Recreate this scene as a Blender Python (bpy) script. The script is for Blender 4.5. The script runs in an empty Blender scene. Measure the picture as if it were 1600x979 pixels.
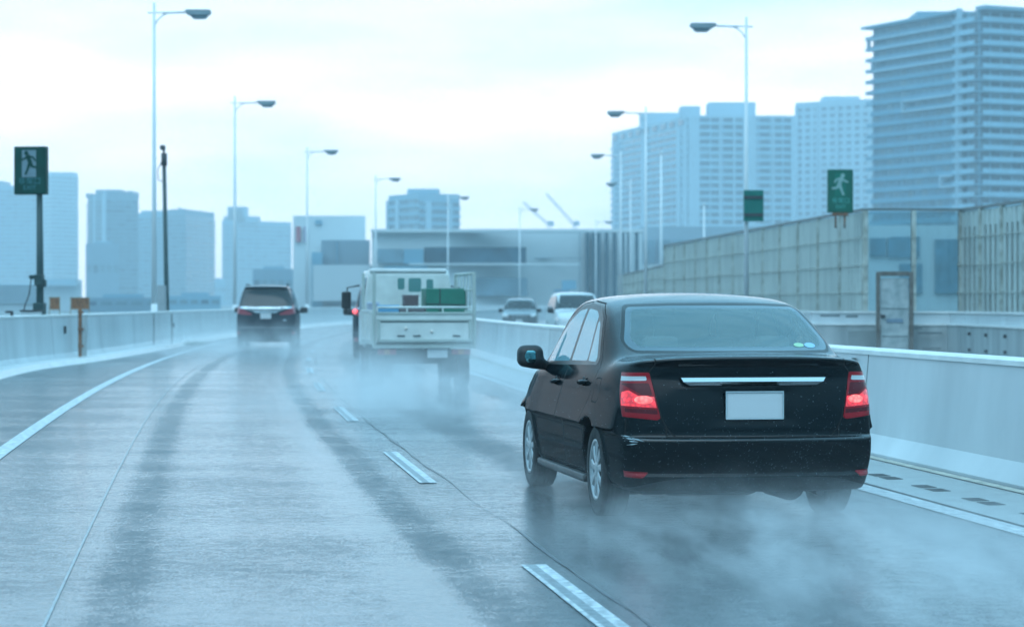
import bpy, bmesh, math, random
import numpy as np
from mathutils import Vector, Matrix
R = math.radians
SC = bpy.context.scene
COL = SC.collection
rnd = random.Random(7)

# ---------------------------------------------------------------- camera
FPX, HY, EYE = 3778.0, 473.0, 1.39
cd = bpy.data.cameras.new('camera'); cam = bpy.data.objects.new('camera', cd); COL.objects.link(cam)
cd.lens = 85; cd.sensor_width = 36; cd.clip_start = 0.1; cd.clip_end = 12000
cam.location = (0, 0, EYE); cam.rotation_euler = (R(90 - 0.25), 0, 0)
cd.dof.use_dof = True; cd.dof.focus_distance = 16.4; cd.dof.aperture_fstop = 3.3
SC.camera = cam

# ---------------------------------------------------------------- world: overcast sky
w = bpy.data.worlds.new('World'); SC.world = w; w.use_nodes = True
nt = w.node_tree; N = nt.nodes; L = nt.links
for n in list(N): N.remove(n)
out = N.new('ShaderNodeOutputWorld'); bg = N.new('ShaderNodeBackground'); bg.inputs[1].default_value = 0.1
sky = N.new('ShaderNodeTexSky'); sky.sky_type = 'NISHITA'; sky.sun_disc = False
sky.sun_elevation = R(52); sky.sun_rotation = R(200); sky.air_density = 1.2; sky.dust_density = 2.0
tc = N.new('ShaderNodeTexCoord'); sep = N.new('ShaderNodeSeparateXYZ'); L.new(tc.outputs['Generated'], sep.inputs[0])
# cloud layer: bright towards the horizon, made bluer overhead, out of view, to tint the light
ramp = N.new('ShaderNodeValToRGB'); L.new(sep.outputs[2], ramp.inputs[0])
cr = ramp.color_ramp
def stops(cr, L_):
    cr.elements[0].position = L_[0][0]; cr.elements[0].color = (*L_[0][1], 1); cr.elements[1].position = L_[-1][0]; cr.elements[1].color = (*L_[-1][1], 1)
    for p_, c_ in L_[1:-1]:
        e = cr.elements.new(p_); e.color = (*c_, 1)
stops(cr, [(0, (.82, .76, .76)), (.05, (.80, .745, .75)), (.09, (.68, .66, .68)), (.13, (.42, .54, .61)), (.20, (.24, .44, .57)), (.32, (.18, .42, .59)), (1, (.20, .45, .62))])
rampb = N.new('ShaderNodeValToRGB'); L.new(sep.outputs[2], rampb.inputs[0])      # unseen dark sky behind the camera, added to darken rear reflections
stops(rampb.color_ramp, [(0, (.035, .11, .16)), (.12, (.055, .16, .23)), (.3, (.15, .37, .52)), (.6, (.22, .46, .62)), (1, (.22, .46, .62))])
rampc = N.new('ShaderNodeValToRGB'); L.new(sep.outputs[2], rampc.inputs[0])      # unseen bluer sky at the sides, added to tint side reflections
stops(rampc.color_ramp, [(0, (.26, .43, .53)), (.15, (.23, .43, .55)), (.5, (.19, .44, .61)), (1, (.20, .45, .62))])
def ymix(lo, hi, A, B):
    f_ = N.new('ShaderNodeMapRange'); f_.interpolation_type = 'SMOOTHSTEP'; L.new(sep.outputs[1], f_.inputs[0]); f_.inputs[1].default_value = lo; f_.inputs[2].default_value = hi
    m_ = N.new('ShaderNodeMix'); m_.data_type = 'RGBA'; L.new(f_.outputs[0], m_.inputs[0]); L.new(A, m_.inputs[6]); L.new(B, m_.inputs[7]); return m_
rm = ymix(.74, .965, ymix(-.7, .35, rampb.outputs[0], rampc.outputs[0]).outputs[2], ramp.outputs[0])
mp = N.new('ShaderNodeMapping'); mp.inputs['Scale'].default_value = (5.0, 5.0, 22.0); L.new(tc.outputs['Generated'], mp.inputs[0])
nz = N.new('ShaderNodeTexNoise'); nz.inputs['Scale'].default_value = 1.6; nz.inputs['Detail'].default_value = 5
nz.inputs['Roughness'].default_value = 0.5; L.new(mp.outputs[0], nz.inputs[0])
mr = N.new('ShaderNodeMapRange'); L.new(nz.outputs[0], mr.inputs[0])
mr.inputs[1].default_value = 0.34; mr.inputs[2].default_value = 0.62; mr.inputs[3].default_value = 0.0; mr.inputs[4].default_value = 1.0
cm = N.new('ShaderNodeMix'); cm.data_type = 'RGBA'; cm.blend_type = 'MULTIPLY'; cm.inputs[0].default_value = 1
L.new(rm.outputs[2], cm.inputs[6])
tint = N.new('ShaderNodeMix'); tint.data_type = 'RGBA'; L.new(mr.outputs[0], tint.inputs[0])
tint.inputs[6].default_value = (0.76, 0.84, 0.90, 1); tint.inputs[7].default_value = (1.06, 1.04, 1.03, 1)
L.new(tint.outputs[2], cm.inputs[7])
sc_ = N.new('ShaderNodeVectorMath'); sc_.operation = 'SCALE'; sc_.inputs[3].default_value = 17.5; L.new(cm.outputs[2], sc_.inputs[0])
mx = N.new('ShaderNodeMix'); mx.data_type = 'RGBA'; mx.inputs[0].default_value = 0.98
L.new(sky.outputs[0], mx.inputs[6]); L.new(sc_.outputs[0], mx.inputs[7])
L.new(mx.outputs[2], bg.inputs[0]); L.new(bg.outputs[0], out.inputs[0])

sd = bpy.data.lights.new('sun', 'SUN'); sun = bpy.data.objects.new('sun', sd); COL.objects.link(sun)
sd.energy = 0.8; sd.angle = R(70); sd.color = (0.76, 0.91, 1.0)
sun.rotation_euler = (R(38), 0, R(-20))   # high behind the cloud, slightly behind the camera

vs = SC.view_settings
vs.view_transform = 'Standard'; vs.look = 'None'; vs.gamma = 1; vs.exposure = 0.66; vs.use_curve_mapping = False
SC.render.engine = 'CYCLES'
cy = SC.cycles
cy.use_denoising = True
try: cy.denoiser = 'OPENIMAGEDENOISE'
except Exception: pass
cy.max_bounces = 8; cy.diffuse_bounces = 2; cy.glossy_bounces = 3; cy.transmission_bounces = 4
cy.transparent_max_bounces = 16; cy.volume_bounces = 2; cy.volume_max_steps = 96; cy.volume_step_rate = 1.0
cy.caustics_reflective = False; cy.caustics_refractive = False; cy.sample_clamp_indirect = 4

# ---------------------------------------------------------------- helpers
def px(x, d): return (x - 800.0) / FPX * d
def pz(y, d): return EYE + (HY - y) / FPX * d
def at(x, y, d): return Vector((px(x, d), d, pz(y, d)))

def new_mat(name):
    m = bpy.data.materials.new(name); m.use_nodes = True
    return m, m.node_tree.nodes, m.node_tree.links
def setp(b, **k):
    for a, v in k.items():
        a = a.replace('_', ' ')
        if a in b.inputs: b.inputs[a].default_value = v
MATS = {}
def mat(name, col, rough=0.5, metal=0.0, var=0.12, scale=3.0, bump=0.0, coat=0.0, emit=None, estr=0.0, streak=0.0, dirt=None, spec=0.5, space='Object'):
    if name in MATS: return MATS[name]
    m, n, l = new_mat(name); b = n['Principled BSDF']
    setp(b, Roughness=rough, Metallic=metal, Coat_Weight=coat, Coat_Roughness=0.06, Specular_IOR_Level=spec)
    t = n.new('ShaderNodeTexCoord')
    no = n.new('ShaderNodeTexNoise'); no.inputs['Scale'].default_value = scale; no.inputs['Detail'].default_value = 6
    mpn = n.new('ShaderNodeMapping'); l.new(t.outputs[space], mpn.inputs[0]); l.new(mpn.outputs[0], no.inputs[0])
    if streak: mpn.inputs['Scale'].default_value = (1, 1, streak)
    mix = n.new('ShaderNodeMix'); mix.data_type = 'RGBA'
    rg = n.new('ShaderNodeMapRange'); rg.inputs[1].default_value = 0.3; rg.inputs[2].default_value = 0.7
    l.new(no.outputs[0], rg.inputs[0]); l.new(rg.outputs[0], mix.inputs[0])
    d = dirt or [c * (1 - var) for c in col]
    mix.inputs[6].default_value = (*d, 1); mix.inputs[7].default_value = (*[min(1, c * (1 + var * 0.6)) for c in col], 1)
    l.new(mix.outputs[2], b.inputs['Base Color'])
    rr = n.new('ShaderNodeMapRange'); l.new(no.outputs[0], rr.inputs[0])
    rr.inputs[3].default_value = max(0.02, rough * 0.8); rr.inputs[4].default_value = min(1, rough * 1.2)
    l.new(rr.outputs[0], b.inputs['Roughness'])
    if bump:
        bp = n.new('ShaderNodeBump'); bp.inputs['Strength'].default_value = bump; bp.inputs['Distance'].default_value = 0.01
        n2 = n.new('ShaderNodeTexNoise'); n2.inputs['Scale'].default_value = scale * 12; l.new(t.outputs[space], n2.inputs[0])
        l.new(n2.outputs[0], bp.inputs['Height']); l.new(bp.outputs[0], b.inputs['Normal'])
    if emit:
        b.inputs['Emission Color'].default_value = (*emit, 1); b.inputs['Emission Strength'].default_value = estr
    MATS[name] = m
    return m
def glass_mat(name, tint, refl=0.06, rough=0.02, opaque=0.0, ocol=(0.2, 0.3, 0.33), ior=1.8):
    if name in MATS: return MATS[name]
    m, n, l = new_mat(name)
    n.remove(n['Principled BSDF']); o = n['Material Output']
    tr = n.new('ShaderNodeBsdfTransparent'); tr.inputs[0].default_value = (*tint, 1)
    gl = n.new('ShaderNodeBsdfGlossy'); gl.inputs['Roughness'].default_value = rough
    df = n.new('ShaderNodeBsdfDiffuse'); df.inputs[0].default_value = (*ocol, 1)
    fr = n.new('ShaderNodeFresnel'); fr.inputs[0].default_value = 1.8
    m1 = n.new('ShaderNodeMixShader'); m1.inputs[0].default_value = opaque
    fr.inputs[0].default_value = ior; tc_ = n.new('ShaderNodeTexCoord'); nn = n.new('ShaderNodeTexNoise'); nn.inputs['Scale'].default_value = 90; nn.inputs['Detail'].default_value = 4
    l.new(tc_.outputs['Object'], nn.inputs[0])
    if opaque:
        mm = n.new('ShaderNodeMath'); mm.operation = 'MULTIPLY'; mm.inputs[1].default_value = opaque * .5; mm.operation = 'MULTIPLY_ADD'; mm.inputs[2].default_value = opaque * .75; l.new(nn.outputs[0], mm.inputs[0]); l.new(mm.outputs[0], m1.inputs[0])
    l.new(tr.outputs[0], m1.inputs[1]); l.new(df.outputs[0], m1.inputs[2])
    m2 = n.new('ShaderNodeMixShader'); l.new(fr.outputs[0], m2.inputs[0]); l.new(m1.outputs[0], m2.inputs[1]); l.new(gl.outputs[0], m2.inputs[2])
    l.new(m2.outputs[0], o.inputs[0])
    MATS[name] = m
    return m

def link(o, parent=None):
    COL.objects.link(o)
    if parent: o.parent = parent
    return o
def thing(name, label, cat, loc=(0, 0, 0), rz=0.0, group=None):
    o = bpy.data.objects.new(name, None); o.empty_display_size = 0.2
    o.location = loc; o.rotation_euler = (0, 0, rz); link(o)
    o['label'] = label; o['category'] = cat
    if group: o['group'] = group
    return o
def tag(o, label=None, cat=None, group=None, kind=None):
    if label: o['label'] = label
    if cat: o['category'] = cat
    if group: o['group'] = group
    if kind: o['kind'] = kind
    return o
def copy_tree(o, parent=None):
    c = o.copy(); COL.objects.link(c)
    if parent: c.parent = parent
    for ch in list(o.children): copy_tree(ch, c)
    return c

class MB:
    """collects shapes and links them as one mesh object"""
    def __init__(s): s.bm = bmesh.new()
    def _add(s, verts, faces, mi=0, smooth=False):
        vs = [s.bm.verts.new(v) for v in verts]
        for f in faces:
            try:
                fc = s.bm.faces.new([vs[i] for i in f]); fc.material_index = mi; fc.smooth = smooth
            except ValueError: pass
        return vs
    def box(s, c, size, rz=0, bev=0.0, mi=0, taper=None, M=None):
        hx, hy, hz = size[0] / 2, size[1] / 2, size[2] / 2
        tx, ty = taper or (1, 1)
        P = [(-hx, -hy, -hz), (hx, -hy, -hz), (hx, hy, -hz), (-hx, hy, -hz),
             (-hx * tx, -hy * ty, hz), (hx * tx, -hy * ty, hz), (hx * tx, hy * ty, hz), (-hx * tx, hy * ty, hz)]
        m4 = Matrix.Translation(c) @ (M if M is not None else Matrix.Rotation(rz, 4, 'Z'))
        b = bmesh.new(); vv = [b.verts.new(p) for p in P]
        for f in ((0, 3, 2, 1), (4, 5, 6, 7), (0, 1, 5, 4), (1, 2, 6, 5), (2, 3, 7, 6), (3, 0, 4, 7)): b.faces.new([vv[i] for i in f])
        if bev > 0: bmesh.ops.bevel(b, geom=b.edges[:], offset=bev, segments=2, profile=0.6, affect='EDGES')
        b.verts.ensure_lookup_table(); b.verts.index_update()
        s._add([m4 @ v.co for v in b.verts], [[v.index for v in f.verts] for f in b.faces], mi); b.free()
        return s
    def tube(s, pts, r, seg=12, mi=0, caps=True):
        pts = [Vector(p) for p in pts]; n = len(pts)
        rr = r if isinstance(r, (list, tuple)) else [r] * n
        rings = []
        prev = None
        for i, p in enumerate(pts):
            t = (pts[min(i + 1, n - 1)] - pts[max(i - 1, 0)]).normalized()
            up = prev if prev is not None else (Vector((0, 0, 1)) if abs(t.z) < 0.9 else Vector((1, 0, 0)))
            a = (up - t * up.dot(t)).normalized(); bb = t.cross(a); prev = a
            rings.append([p + (a * math.cos(2 * math.pi * k / seg) + bb * math.sin(2 * math.pi * k / seg)) * rr[i] for k in range(seg)])
        V = [v for ring in rings for v in ring]; F = []
        for i in range(n - 1):
            for k in range(seg):
                k2 = (k + 1) % seg
                F.append((i * seg + k, i * seg + k2, (i + 1) * seg + k2, (i + 1) * seg + k))
        vs = s._add(V, F, mi, True)
        if caps:
            for idx in (range(seg - 1, -1, -1), range((n - 1) * seg, n * seg)):
                try: f = s.bm.faces.new([vs[i] for i in idx]); f.material_index = mi
                except ValueError: pass
        return s
    def lathe(s, prof, axis='Z', c=(0, 0, 0), seg=24, mi=0):
        """prof: (radius, height) pairs"""
        c = Vector(c); V = []; F = []
        for r_, h_ in prof:
            for k in range(seg):
                a = 2 * math.pi * k / seg; p = (r_ * math.cos(a), r_ * math.sin(a), h_)
                if axis == 'X': p = (p[2], p[0], p[1])
                if axis == 'Y': p = (p[0], p[2], p[1])
                V.append(c + Vector(p))
        for i in range(len(prof) - 1):
            for k in range(seg):
                k2 = (k + 1) % seg; F.append((i * seg + k, i * seg + k2, (i + 1) * seg + k2, (i + 1) * seg + k))
        s._add(V, F, mi, True)
        return s
    def prism(s, outline, y0, y1, mi=0, plane='XZ'):
        n = len(outline)
        def q(a, b, t): return (a, t, b) if plane == 'XZ' else ((t, a, b) if plane == 'YZ' else (a, b, t))
        V = [q(a, b, y0) for a, b in outline] + [q(a, b, y1) for a, b in outline]
        F = [tuple(range(n)), tuple(range(2 * n - 1, n - 1, -1))] + [(i, (i + 1) % n, n + (i + 1) % n, n + i) for i in range(n)]
        s._add(V, F, mi); return s
    def build(s, name, m, parent=None, loc=None, rz=None, autos=None, fixn=True):
        if fixn: bmesh.ops.recalc_face_normals(s.bm, faces=s.bm.faces[:])
        me = bpy.data.meshes.new(name); s.bm.to_mesh(me); s.bm.free()
        for q in (m if isinstance(m, (list, tuple)) else [m]): me.materials.append(q)
        o = bpy.data.objects.new(name, me); link(o, parent)
        if loc is not None: o.location = loc
        if rz is not None: o.rotation_euler = (0, 0, rz)
        return o

# ---------------------------------------------------------------- implicit-surface toolkit for vehicle bodies
def pchip(pts, n=1500):
    x = np.array([p[0] for p in pts], float); y = np.array([p[1] for p in pts], float)
    h = np.diff(x); dl = np.diff(y) / h; m = np.zeros(len(x))
    for i in range(1, len(x) - 1):
        if dl[i - 1] * dl[i] > 0:
            w1 = 2 * h[i] + h[i - 1]; w2 = h[i] + 2 * h[i - 1]
            m[i] = (w1 + w2) / (w1 / dl[i - 1] + w2 / dl[i])
    m[0], m[-1] = dl[0], dl[-1]
    X = np.linspace(x[0], x[-1], n); k = np.clip(np.searchsorted(x, X) - 1, 0, len(h) - 1); t = (X - x[k]) / h[k]
    Y = (2*t**3 - 3*t**2 + 1)*y[k] + (t**3 - 2*t**2 + t)*h[k]*m[k] + (-2*t**3 + 3*t**2)*y[k+1] + (t**3 - t**2)*h[k]*m[k+1]
    return lambda v: np.interp(v, X, Y)
def smax(a, b, k): return 0.5 * (a + b + np.sqrt((a - b) ** 2 + k * k)) - 0.0
def smin(a, b, k): return -smax(-a, -b, k)
def sstep(a, b, x):
    t = np.clip((x - a) / (b - a), 0, 1); return t * t * (3 - 2 * t)
def sdpoly(X, Y, P):
    """signed distance to a polygon (negative inside)"""
    P = np.array(P, float); n = len(P)
    d = np.full(np.shape(X), 1e9); s = np.ones(np.shape(X))
    for i in range(n):
        j = (i - 1) % n
        ex, ey = P[j] - P[i]; wx = X - P[i][0]; wy = Y - P[i][1]
        t = np.clip((wx * ex + wy * ey) / (ex * ex + ey * ey), 0, 1)
        d = np.minimum(d, (wx - ex * t) ** 2 + (wy - ey * t) ** 2)
        c1 = Y >= P[i][1]; c2 = Y < P[j][1]; c3 = ex * wy > ey * wx
        s = np.where((c1 & c2 & c3) | (~c1 & ~c2 & ~c3), -s, s)
    return s * np.sqrt(d)
def rpoly(X, Y, P, r):
    """polygon with rounded corners (shrunk by r then grown by r)"""
    P = np.array(P, float); n = len(P)
    area = 0.5 * sum(P[i][0] * P[(i + 1) % n][1] - P[(i + 1) % n][0] * P[i][1] for i in range(n))
    if area < 0: P = P[::-1]
    Q = []
    for i in range(n):
        a, b, c = P[i - 1], P[i], P[(i + 1) % n]
        e1 = (b - a) / np.linalg.norm(b - a); e2 = (c - b) / np.linalg.norm(c - b)
        n1 = np.array([-e1[1], e1[0]]); n2 = np.array([-e2[1], e2[0]])
        bis = n1 + n2; bis /= max(np.dot(bis, n1), 0.3)
        Q.append(b + bis * r)
    return sdpoly(X, Y, Q) - r

class Surf:
    def __init__(s, f, lo, hi, h):
        s.f = f
        ax = [np.asarray(h[i]) if isinstance(h, (list, tuple)) else np.arange(lo[i], hi[i] + h, h) for i in range(3)]; hm = .01 if isinstance(h, (list, tuple)) else h
        G = np.stack(np.meshgrid(*ax, indexing='ij'), -1)
        F = f(G[..., 0], G[..., 1], G[..., 2]); ins = F < 0
        nx, ny, nz = F.shape
        cnt = np.zeros((nx - 1, ny - 1, nz - 1), int)
        for a in (0, 1):
            for b in (0, 1):
                for c in (0, 1): cnt += ins[a:nx - 1 + a, b:ny - 1 + b, c:nz - 1 + c]
        act = (cnt > 0) & (cnt < 8); idx = -np.ones(act.shape, int); idx[act] = np.arange(act.sum())
        ci = np.argwhere(act); acc = np.zeros((len(ci), 3)); num = np.zeros(len(ci))
        corner = [(a, b, c) for a in (0, 1) for b in (0, 1) for c in (0, 1)]
        for a in corner:
            for axis in range(3):
                if a[axis] == 0:
                    b = list(a); b[axis] = 1
                    Fa = F[ci[:, 0] + a[0], ci[:, 1] + a[1], ci[:, 2] + a[2]]; Fb = F[ci[:, 0] + b[0], ci[:, 1] + b[1], ci[:, 2] + b[2]]
                    m = (Fa < 0) != (Fb < 0); t = np.where(m, Fa / np.where(m, Fa - Fb, 1), 0)
                    p = np.array(a, float)[None] + t[:, None] * (np.array(b) - np.array(a))[None]
                    acc[m] += p[m]; num[m] += 1
        W_ = ci + acc / num[:, None]; V = np.stack([np.interp(W_[:, i], np.arange(len(ax[i])), ax[i]) for i in range(3)], 1)
        Q = []
        for axis in range(3):
            sl0 = [slice(None)] * 3; sl1 = [slice(None)] * 3; sl0[axis] = slice(0, -1); sl1[axis] = slice(1, None)
            ch = ins[tuple(sl0)] != ins[tuple(sl1)]
            e = np.argwhere(ch); u, v = [k for k in range(3) if k != axis]
            if axis == 1: u, v = v, u
            ok = (e[:, u] > 0) & (e[:, v] > 0) & (e[:, u] < F.shape[u] - 1) & (e[:, v] < F.shape[v] - 1); e = e[ok]
            fl = ins[e[:, 0], e[:, 1], e[:, 2]]
            def cell(du, dv):
                q = e.copy(); q[:, u] += du; q[:, v] += dv; return idx[q[:, 0], q[:, 1], q[:, 2]]
            q = np.stack([cell(-1, -1), cell(0, -1), cell(0, 0), cell(-1, 0)], 1)
            q[~fl] = q[~fl][:, ::-1]; Q.append(q)
        Q = np.concatenate(Q)
        for _ in range(4):
            g = s.grad(V, hm * 0.25); fv = f(V[:, 0], V[:, 1], V[:, 2]); st = fv / np.maximum((g ** 2).sum(1), 0.05)
            V = V - np.clip(st, -hm * .5, hm * .5)[:, None] * g
        s.V = V; g = s.grad(V, 0.004); s.N = g / np.maximum(np.linalg.norm(g, axis=1), 1e-9)[:, None]
        s.T = np.concatenate([Q[:, [0, 1, 2]], Q[:, [0, 2, 3]]])
    def grad(s, V, e):
        g = np.zeros_like(V)
        for a in range(3):
            P = V.copy(); P[:, a] += e; M_ = V.copy(); M_[:, a] -= e
            g[:, a] = (s.f(P[:, 0], P[:, 1], P[:, 2]) - s.f(M_[:, 0], M_[:, 1], M_[:, 2])) / (2 * e)
        return g
    def split(s, g):
        V = s.V; d = g(V[:, 0], V[:, 1], V[:, 2]); d = np.where(np.abs(d) < 1e-6, 1e-6, d)
        sg = d > 0; T = s.T; c = sg[T].sum(1); mixm = (c == 1) | (c == 2)
        K = T[~mixm]; X = T[mixm]
        if len(X) == 0: return
        sx = sg[X]; lone = np.where(sx.sum(1) == 1, np.argmax(sx, 1), np.argmin(sx, 1))
        r = np.arange(len(X)); a = X[r, lone]; b = X[r, (lone + 1) % 3]; cc = X[r, (lone + 2) % 3]
        E = np.concatenate([np.stack([a, b], 1), np.stack([a, cc], 1)]); Es = np.sort(E, 1)
        U, inv = np.unique(Es, axis=0, return_inverse=True); inv = inv.reshape(-1)
        t = (d[U[:, 0]] / (d[U[:, 0]] - d[U[:, 1]]))[:, None]
        nV = V[U[:, 0]] * (1 - t) + V[U[:, 1]] * t; nN = s.N[U[:, 0]] * (1 - t) + s.N[U[:, 1]] * t
        nN /= np.maximum(np.linalg.norm(nN, axis=1), 1e-9)[:, None]
        ab = inv[:len(X)] + len(V); ac = inv[len(X):] + len(V)
        s.V = np.concatenate([V, nV]); s.N = np.concatenate([s.N, nN])
        s.T = np.concatenate([K, np.stack([a, ab, ac], 1), np.stack([ab, b, cc], 1), np.stack([ab, cc, ac], 1)])
    def cen(s):
        c = s.V[s.T].mean(1); return c[:, 0], c[:, 1], c[:, 2]
    def part(s, mask, name, mats, parent, midx=None, push=0.0, fn=None, flipback=False):
        T = s.T[mask]
        if len(T) == 0: return None
        u, inv = np.unique(T, return_inverse=True); T2 = inv.reshape(-1, 3)
        V = s.V[u] + s.N[u] * push; Nn = s.N[u]
        if fn is not None: V = fn(V, Nn)
        me = bpy.data.meshes.new(name)
        me.vertices.add(len(V)); me.vertices.foreach_set('co', V.astype(np.float32).ravel())
        me.loops.add(len(T2) * 3); me.loops.foreach_set('vertex_index', T2.astype(np.int32).ravel())
        me.polygons.add(len(T2)); me.polygons.foreach_set('loop_start', np.arange(0, len(T2) * 3, 3, dtype=np.int32))
        me.polygons.foreach_set('use_smooth', np.ones(len(T2), bool))
        for q in (mats if isinstance(mats, (list, tuple)) else [mats]): me.materials.append(q)
        if midx is not None: me.polygons.foreach_set('material_index', midx[mask].astype(np.int32))
        me.update(calc_edges=True); me.validate()
        if len(me.vertices) == len(V): me.normals_split_custom_set_from_vertices(Nn.astype(np.float32).tolist())
        o = bpy.data.objects.new(name, me); link(o, parent)
        return o
# ================================================================ the road's line
_sl = pchip([(-20, -.135), (10, -.132), (20, -.128), (30, -.12), (45, -.10), (60, -.08), (76, -.06), (95, -.03), (122, 0.0), (164, .07), (197, .145), (226, .22), (260, .25), (300, .27), (420, .30)])
_ys = np.linspace(-20, 420, 4401); _xs = np.cumsum(_sl(_ys)) * 0.1; _xs += 3.68 - np.interp(17.4, _ys, _xs)
def med(d): return float(np.interp(d, _ys, _xs))
def slope(d): return float(_sl(d))
def rp(d, off, z=0.0):
    s_ = slope(d); n = math.hypot(1, s_)
    return Vector((med(d) + off / n, d - off * s_ / n, z))
def head(d): return math.atan(-slope(d))            # rotation about Z that turns +Y into the road's direction
DS = [-18 + 1.5 * i for i in range(64)] + [78 + 4 * i for i in range(80)]

def strip(name, offs, z, m, ds=DS, kind='structure', parent=None, zf=None):
    """sheet along the road; offs: list of offsets (numbers or functions of d). UV = (offset, distance)"""
    me = bpy.data.meshes.new(name); V = []; F = []; UV = []
    for d in ds:
        for k, o in enumerate(offs):
            oo = o(d) if callable(o) else o
            p = rp(d, oo, z if zf is None else zf[k]); V.append(p); UV.append((oo, d))
    n = len(offs)
    for i in range(len(ds) - 1):
        for k in range(n - 1): F.append((i * n + k, i * n + k + 1, (i + 1) * n + k + 1, (i + 1) * n + k))
    me.from_pydata(V, [], F); uv = me.uv_layers.new(name='road')
    for l_ in me.loops: uv.data[l_.index].uv = UV[l_.vertex_index]
    me.materials.append(m); o = bpy.data.objects.new(name, me); link(o, parent)
    if kind and not parent: o['kind'] = kind
    return o

def road_material():
    m, n, l = new_mat('wet asphalt'); b = n['Principled BSDF']
    uv = n.new('ShaderNodeUVMap'); uv.uv_map = 'road'; sp = n.new('ShaderNodeSeparateXYZ'); l.new(uv.outputs[0], sp.inputs[0])
    geo = n.new('ShaderNodeNewGeometry')
    # wheel paths: where the tyres have thrown the water off (dull), and the standing film between (shiny)
    wob = n.new('ShaderNodeTexNoise'); wob.inputs['Scale'].default_value = 0.25; wob.inputs['Detail'].default_value = 3; l.new(geo.outputs[0], wob.inputs[0])
    wm = n.new('ShaderNodeMath'); wm.operation = 'MULTIPLY_ADD'; wm.inputs[1].default_value = 0.10; wm.inputs[2].default_value = -0.05; l.new(wob.outputs[0], wm.inputs[0])
    ua = n.new('ShaderNodeMath'); l.new(sp.outputs[0], ua.inputs[0]); l.new(wm.outputs[0], ua.inputs[1])
    mr = n.new('ShaderNodeMapRange'); l.new(ua.outputs[0], mr.inputs[0]); mr.inputs[1].default_value = -11; mr.inputs[2].default_value = 11
    rmp = n.new('ShaderNodeValToRGB'); l.new(mr.outputs[0], rmp.inputs[0]); rmp.color_ramp.interpolation = 'EASE'
    def P(o): return (o + 11) / 22
    stops = [(-11, .35), (-7.9, .30), (-7.3, .55), (-6.48, .95), (-6.32, .34), (-6.2, .34), (-6.04, .85), (-5.2, .80), (-4.78, 1.3), (-4.60, .30), (-4.48, .30), (-4.32, .8),
             (-3.5, .8), (-3.22, .2), (-3.05, .2), (-2.7, .8), (-1.85, .85), (-1.6, .2), (-1.45, .2), (-.9, .5), (0, .6)]
    el = rmp.color_ramp.elements
    while len(el) > 1: el.remove(el[-1])
    el[0].position = 0; el[0].color = (.35,) * 3 + (1,)
    for o, v in stops[1:]:
        e = el.new(P(o)); e.color = (v, v, v, 1)
    big = n.new('ShaderNodeTexNoise'); big.inputs['Scale'].default_value = 0.5; big.inputs['Detail'].default_value = 7; big.inputs['Roughness'].default_value = 0.68
    mpb = n.new('ShaderNodeMapping'); mpb.inputs['Scale'].default_value = (.75, 1.25, 1); l.new(geo.outputs[0], mpb.inputs[0]); l.new(mpb.outputs[0], big.inputs[0])
    bm_ = n.new('ShaderNodeMath'); bm_.operation = 'MULTIPLY_ADD'; bm_.inputs[1].default_value = 1.7; bm_.inputs[2].default_value = -.85; l.new(big.outputs[0], bm_.inputs[0])
    fine = n.new('ShaderNodeTexNoise'); fine.inputs['Scale'].default_value = 9; fine.inputs['Detail'].default_value = 6; fine.inputs['Roughness'].default_value = 0.75; l.new(geo.outputs[0], fine.inputs[0])
    fm = n.new('ShaderNodeMath'); fm.operation = 'MULTIPLY_ADD'; fm.inputs[1].default_value = 2.2; fm.inputs[2].default_value = -1.1; l.new(fine.outputs[0], fm.inputs[0])
    s1 = n.new('ShaderNodeMath'); l.new(rmp.outputs[0], s1.inputs[0]); l.new(bm_.outputs[0], s1.inputs[1])
    s2 = n.new('ShaderNodeMath'); s2.use_clamp = True; l.new(s1.outputs[0], s2.inputs[0]); l.new(fm.outputs[0], s2.inputs[1])
    gr = n.new('ShaderNodeTexNoise'); gr.inputs['Scale'].default_value = 55; gr.inputs['Detail'].default_value = 3; gr.inputs['Roughness'].default_value = 0.8; l.new(geo.outputs[0], gr.inputs[0])
    gm_ = n.new('ShaderNodeMath'); gm_.operation = 'MULTIPLY_ADD'; gm_.inputs[1].default_value = 3.6; gm_.inputs[2].default_value = -1.8; l.new(gr.outputs[0], gm_.inputs[0])
    s2.use_clamp = False; s3 = n.new('ShaderNodeMath'); s3.use_clamp = True; l.new(s2.outputs[0], s3.inputs[0]); l.new(gm_.outputs[0], s3.inputs[1])
    wet = s3.outputs[0]
    rr = n.new('ShaderNodeMapRange'); l.new(wet, rr.inputs[0]); rr.inputs[3].default_value = 0.34; rr.inputs[4].default_value = 0.05; l.new(rr.outputs[0], b.inputs['Coat Roughness']); b.inputs['Roughness'].default_value = .45; b.inputs['Coat IOR'].default_value = 1.6
    sr = n.new('ShaderNodeMapRange'); l.new(wet, sr.inputs[0]); sr.inputs[3].default_value = 0.05; sr.inputs[4].default_value = 1.0; l.new(sr.outputs[0], b.inputs['Coat Weight'])
    ag = n.new('ShaderNodeTexVoronoi'); ag.inputs['Scale'].default_value = 70; l.new(geo.outputs[0], ag.inputs[0])
    cmx = n.new('ShaderNodeMix'); cmx.data_type = 'RGBA'; l.new(ag.outputs['Color'], cmx.inputs[0]); cmx.inputs[6].default_value = (.018, .023, .027, 1); cmx.inputs[7].default_value = (.046, .056, .062, 1)
    l.new(cmx.outputs[2], b.inputs['Base Color'])
    # ripples and rain-beaten texture of the film, plus the stones
    rip = n.new('ShaderNodeTexNoise'); rip.inputs['Scale'].default_value = 5; rip.inputs['Detail'].default_value = 9; rip.inputs['Roughness'].default_value = 0.72
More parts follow.
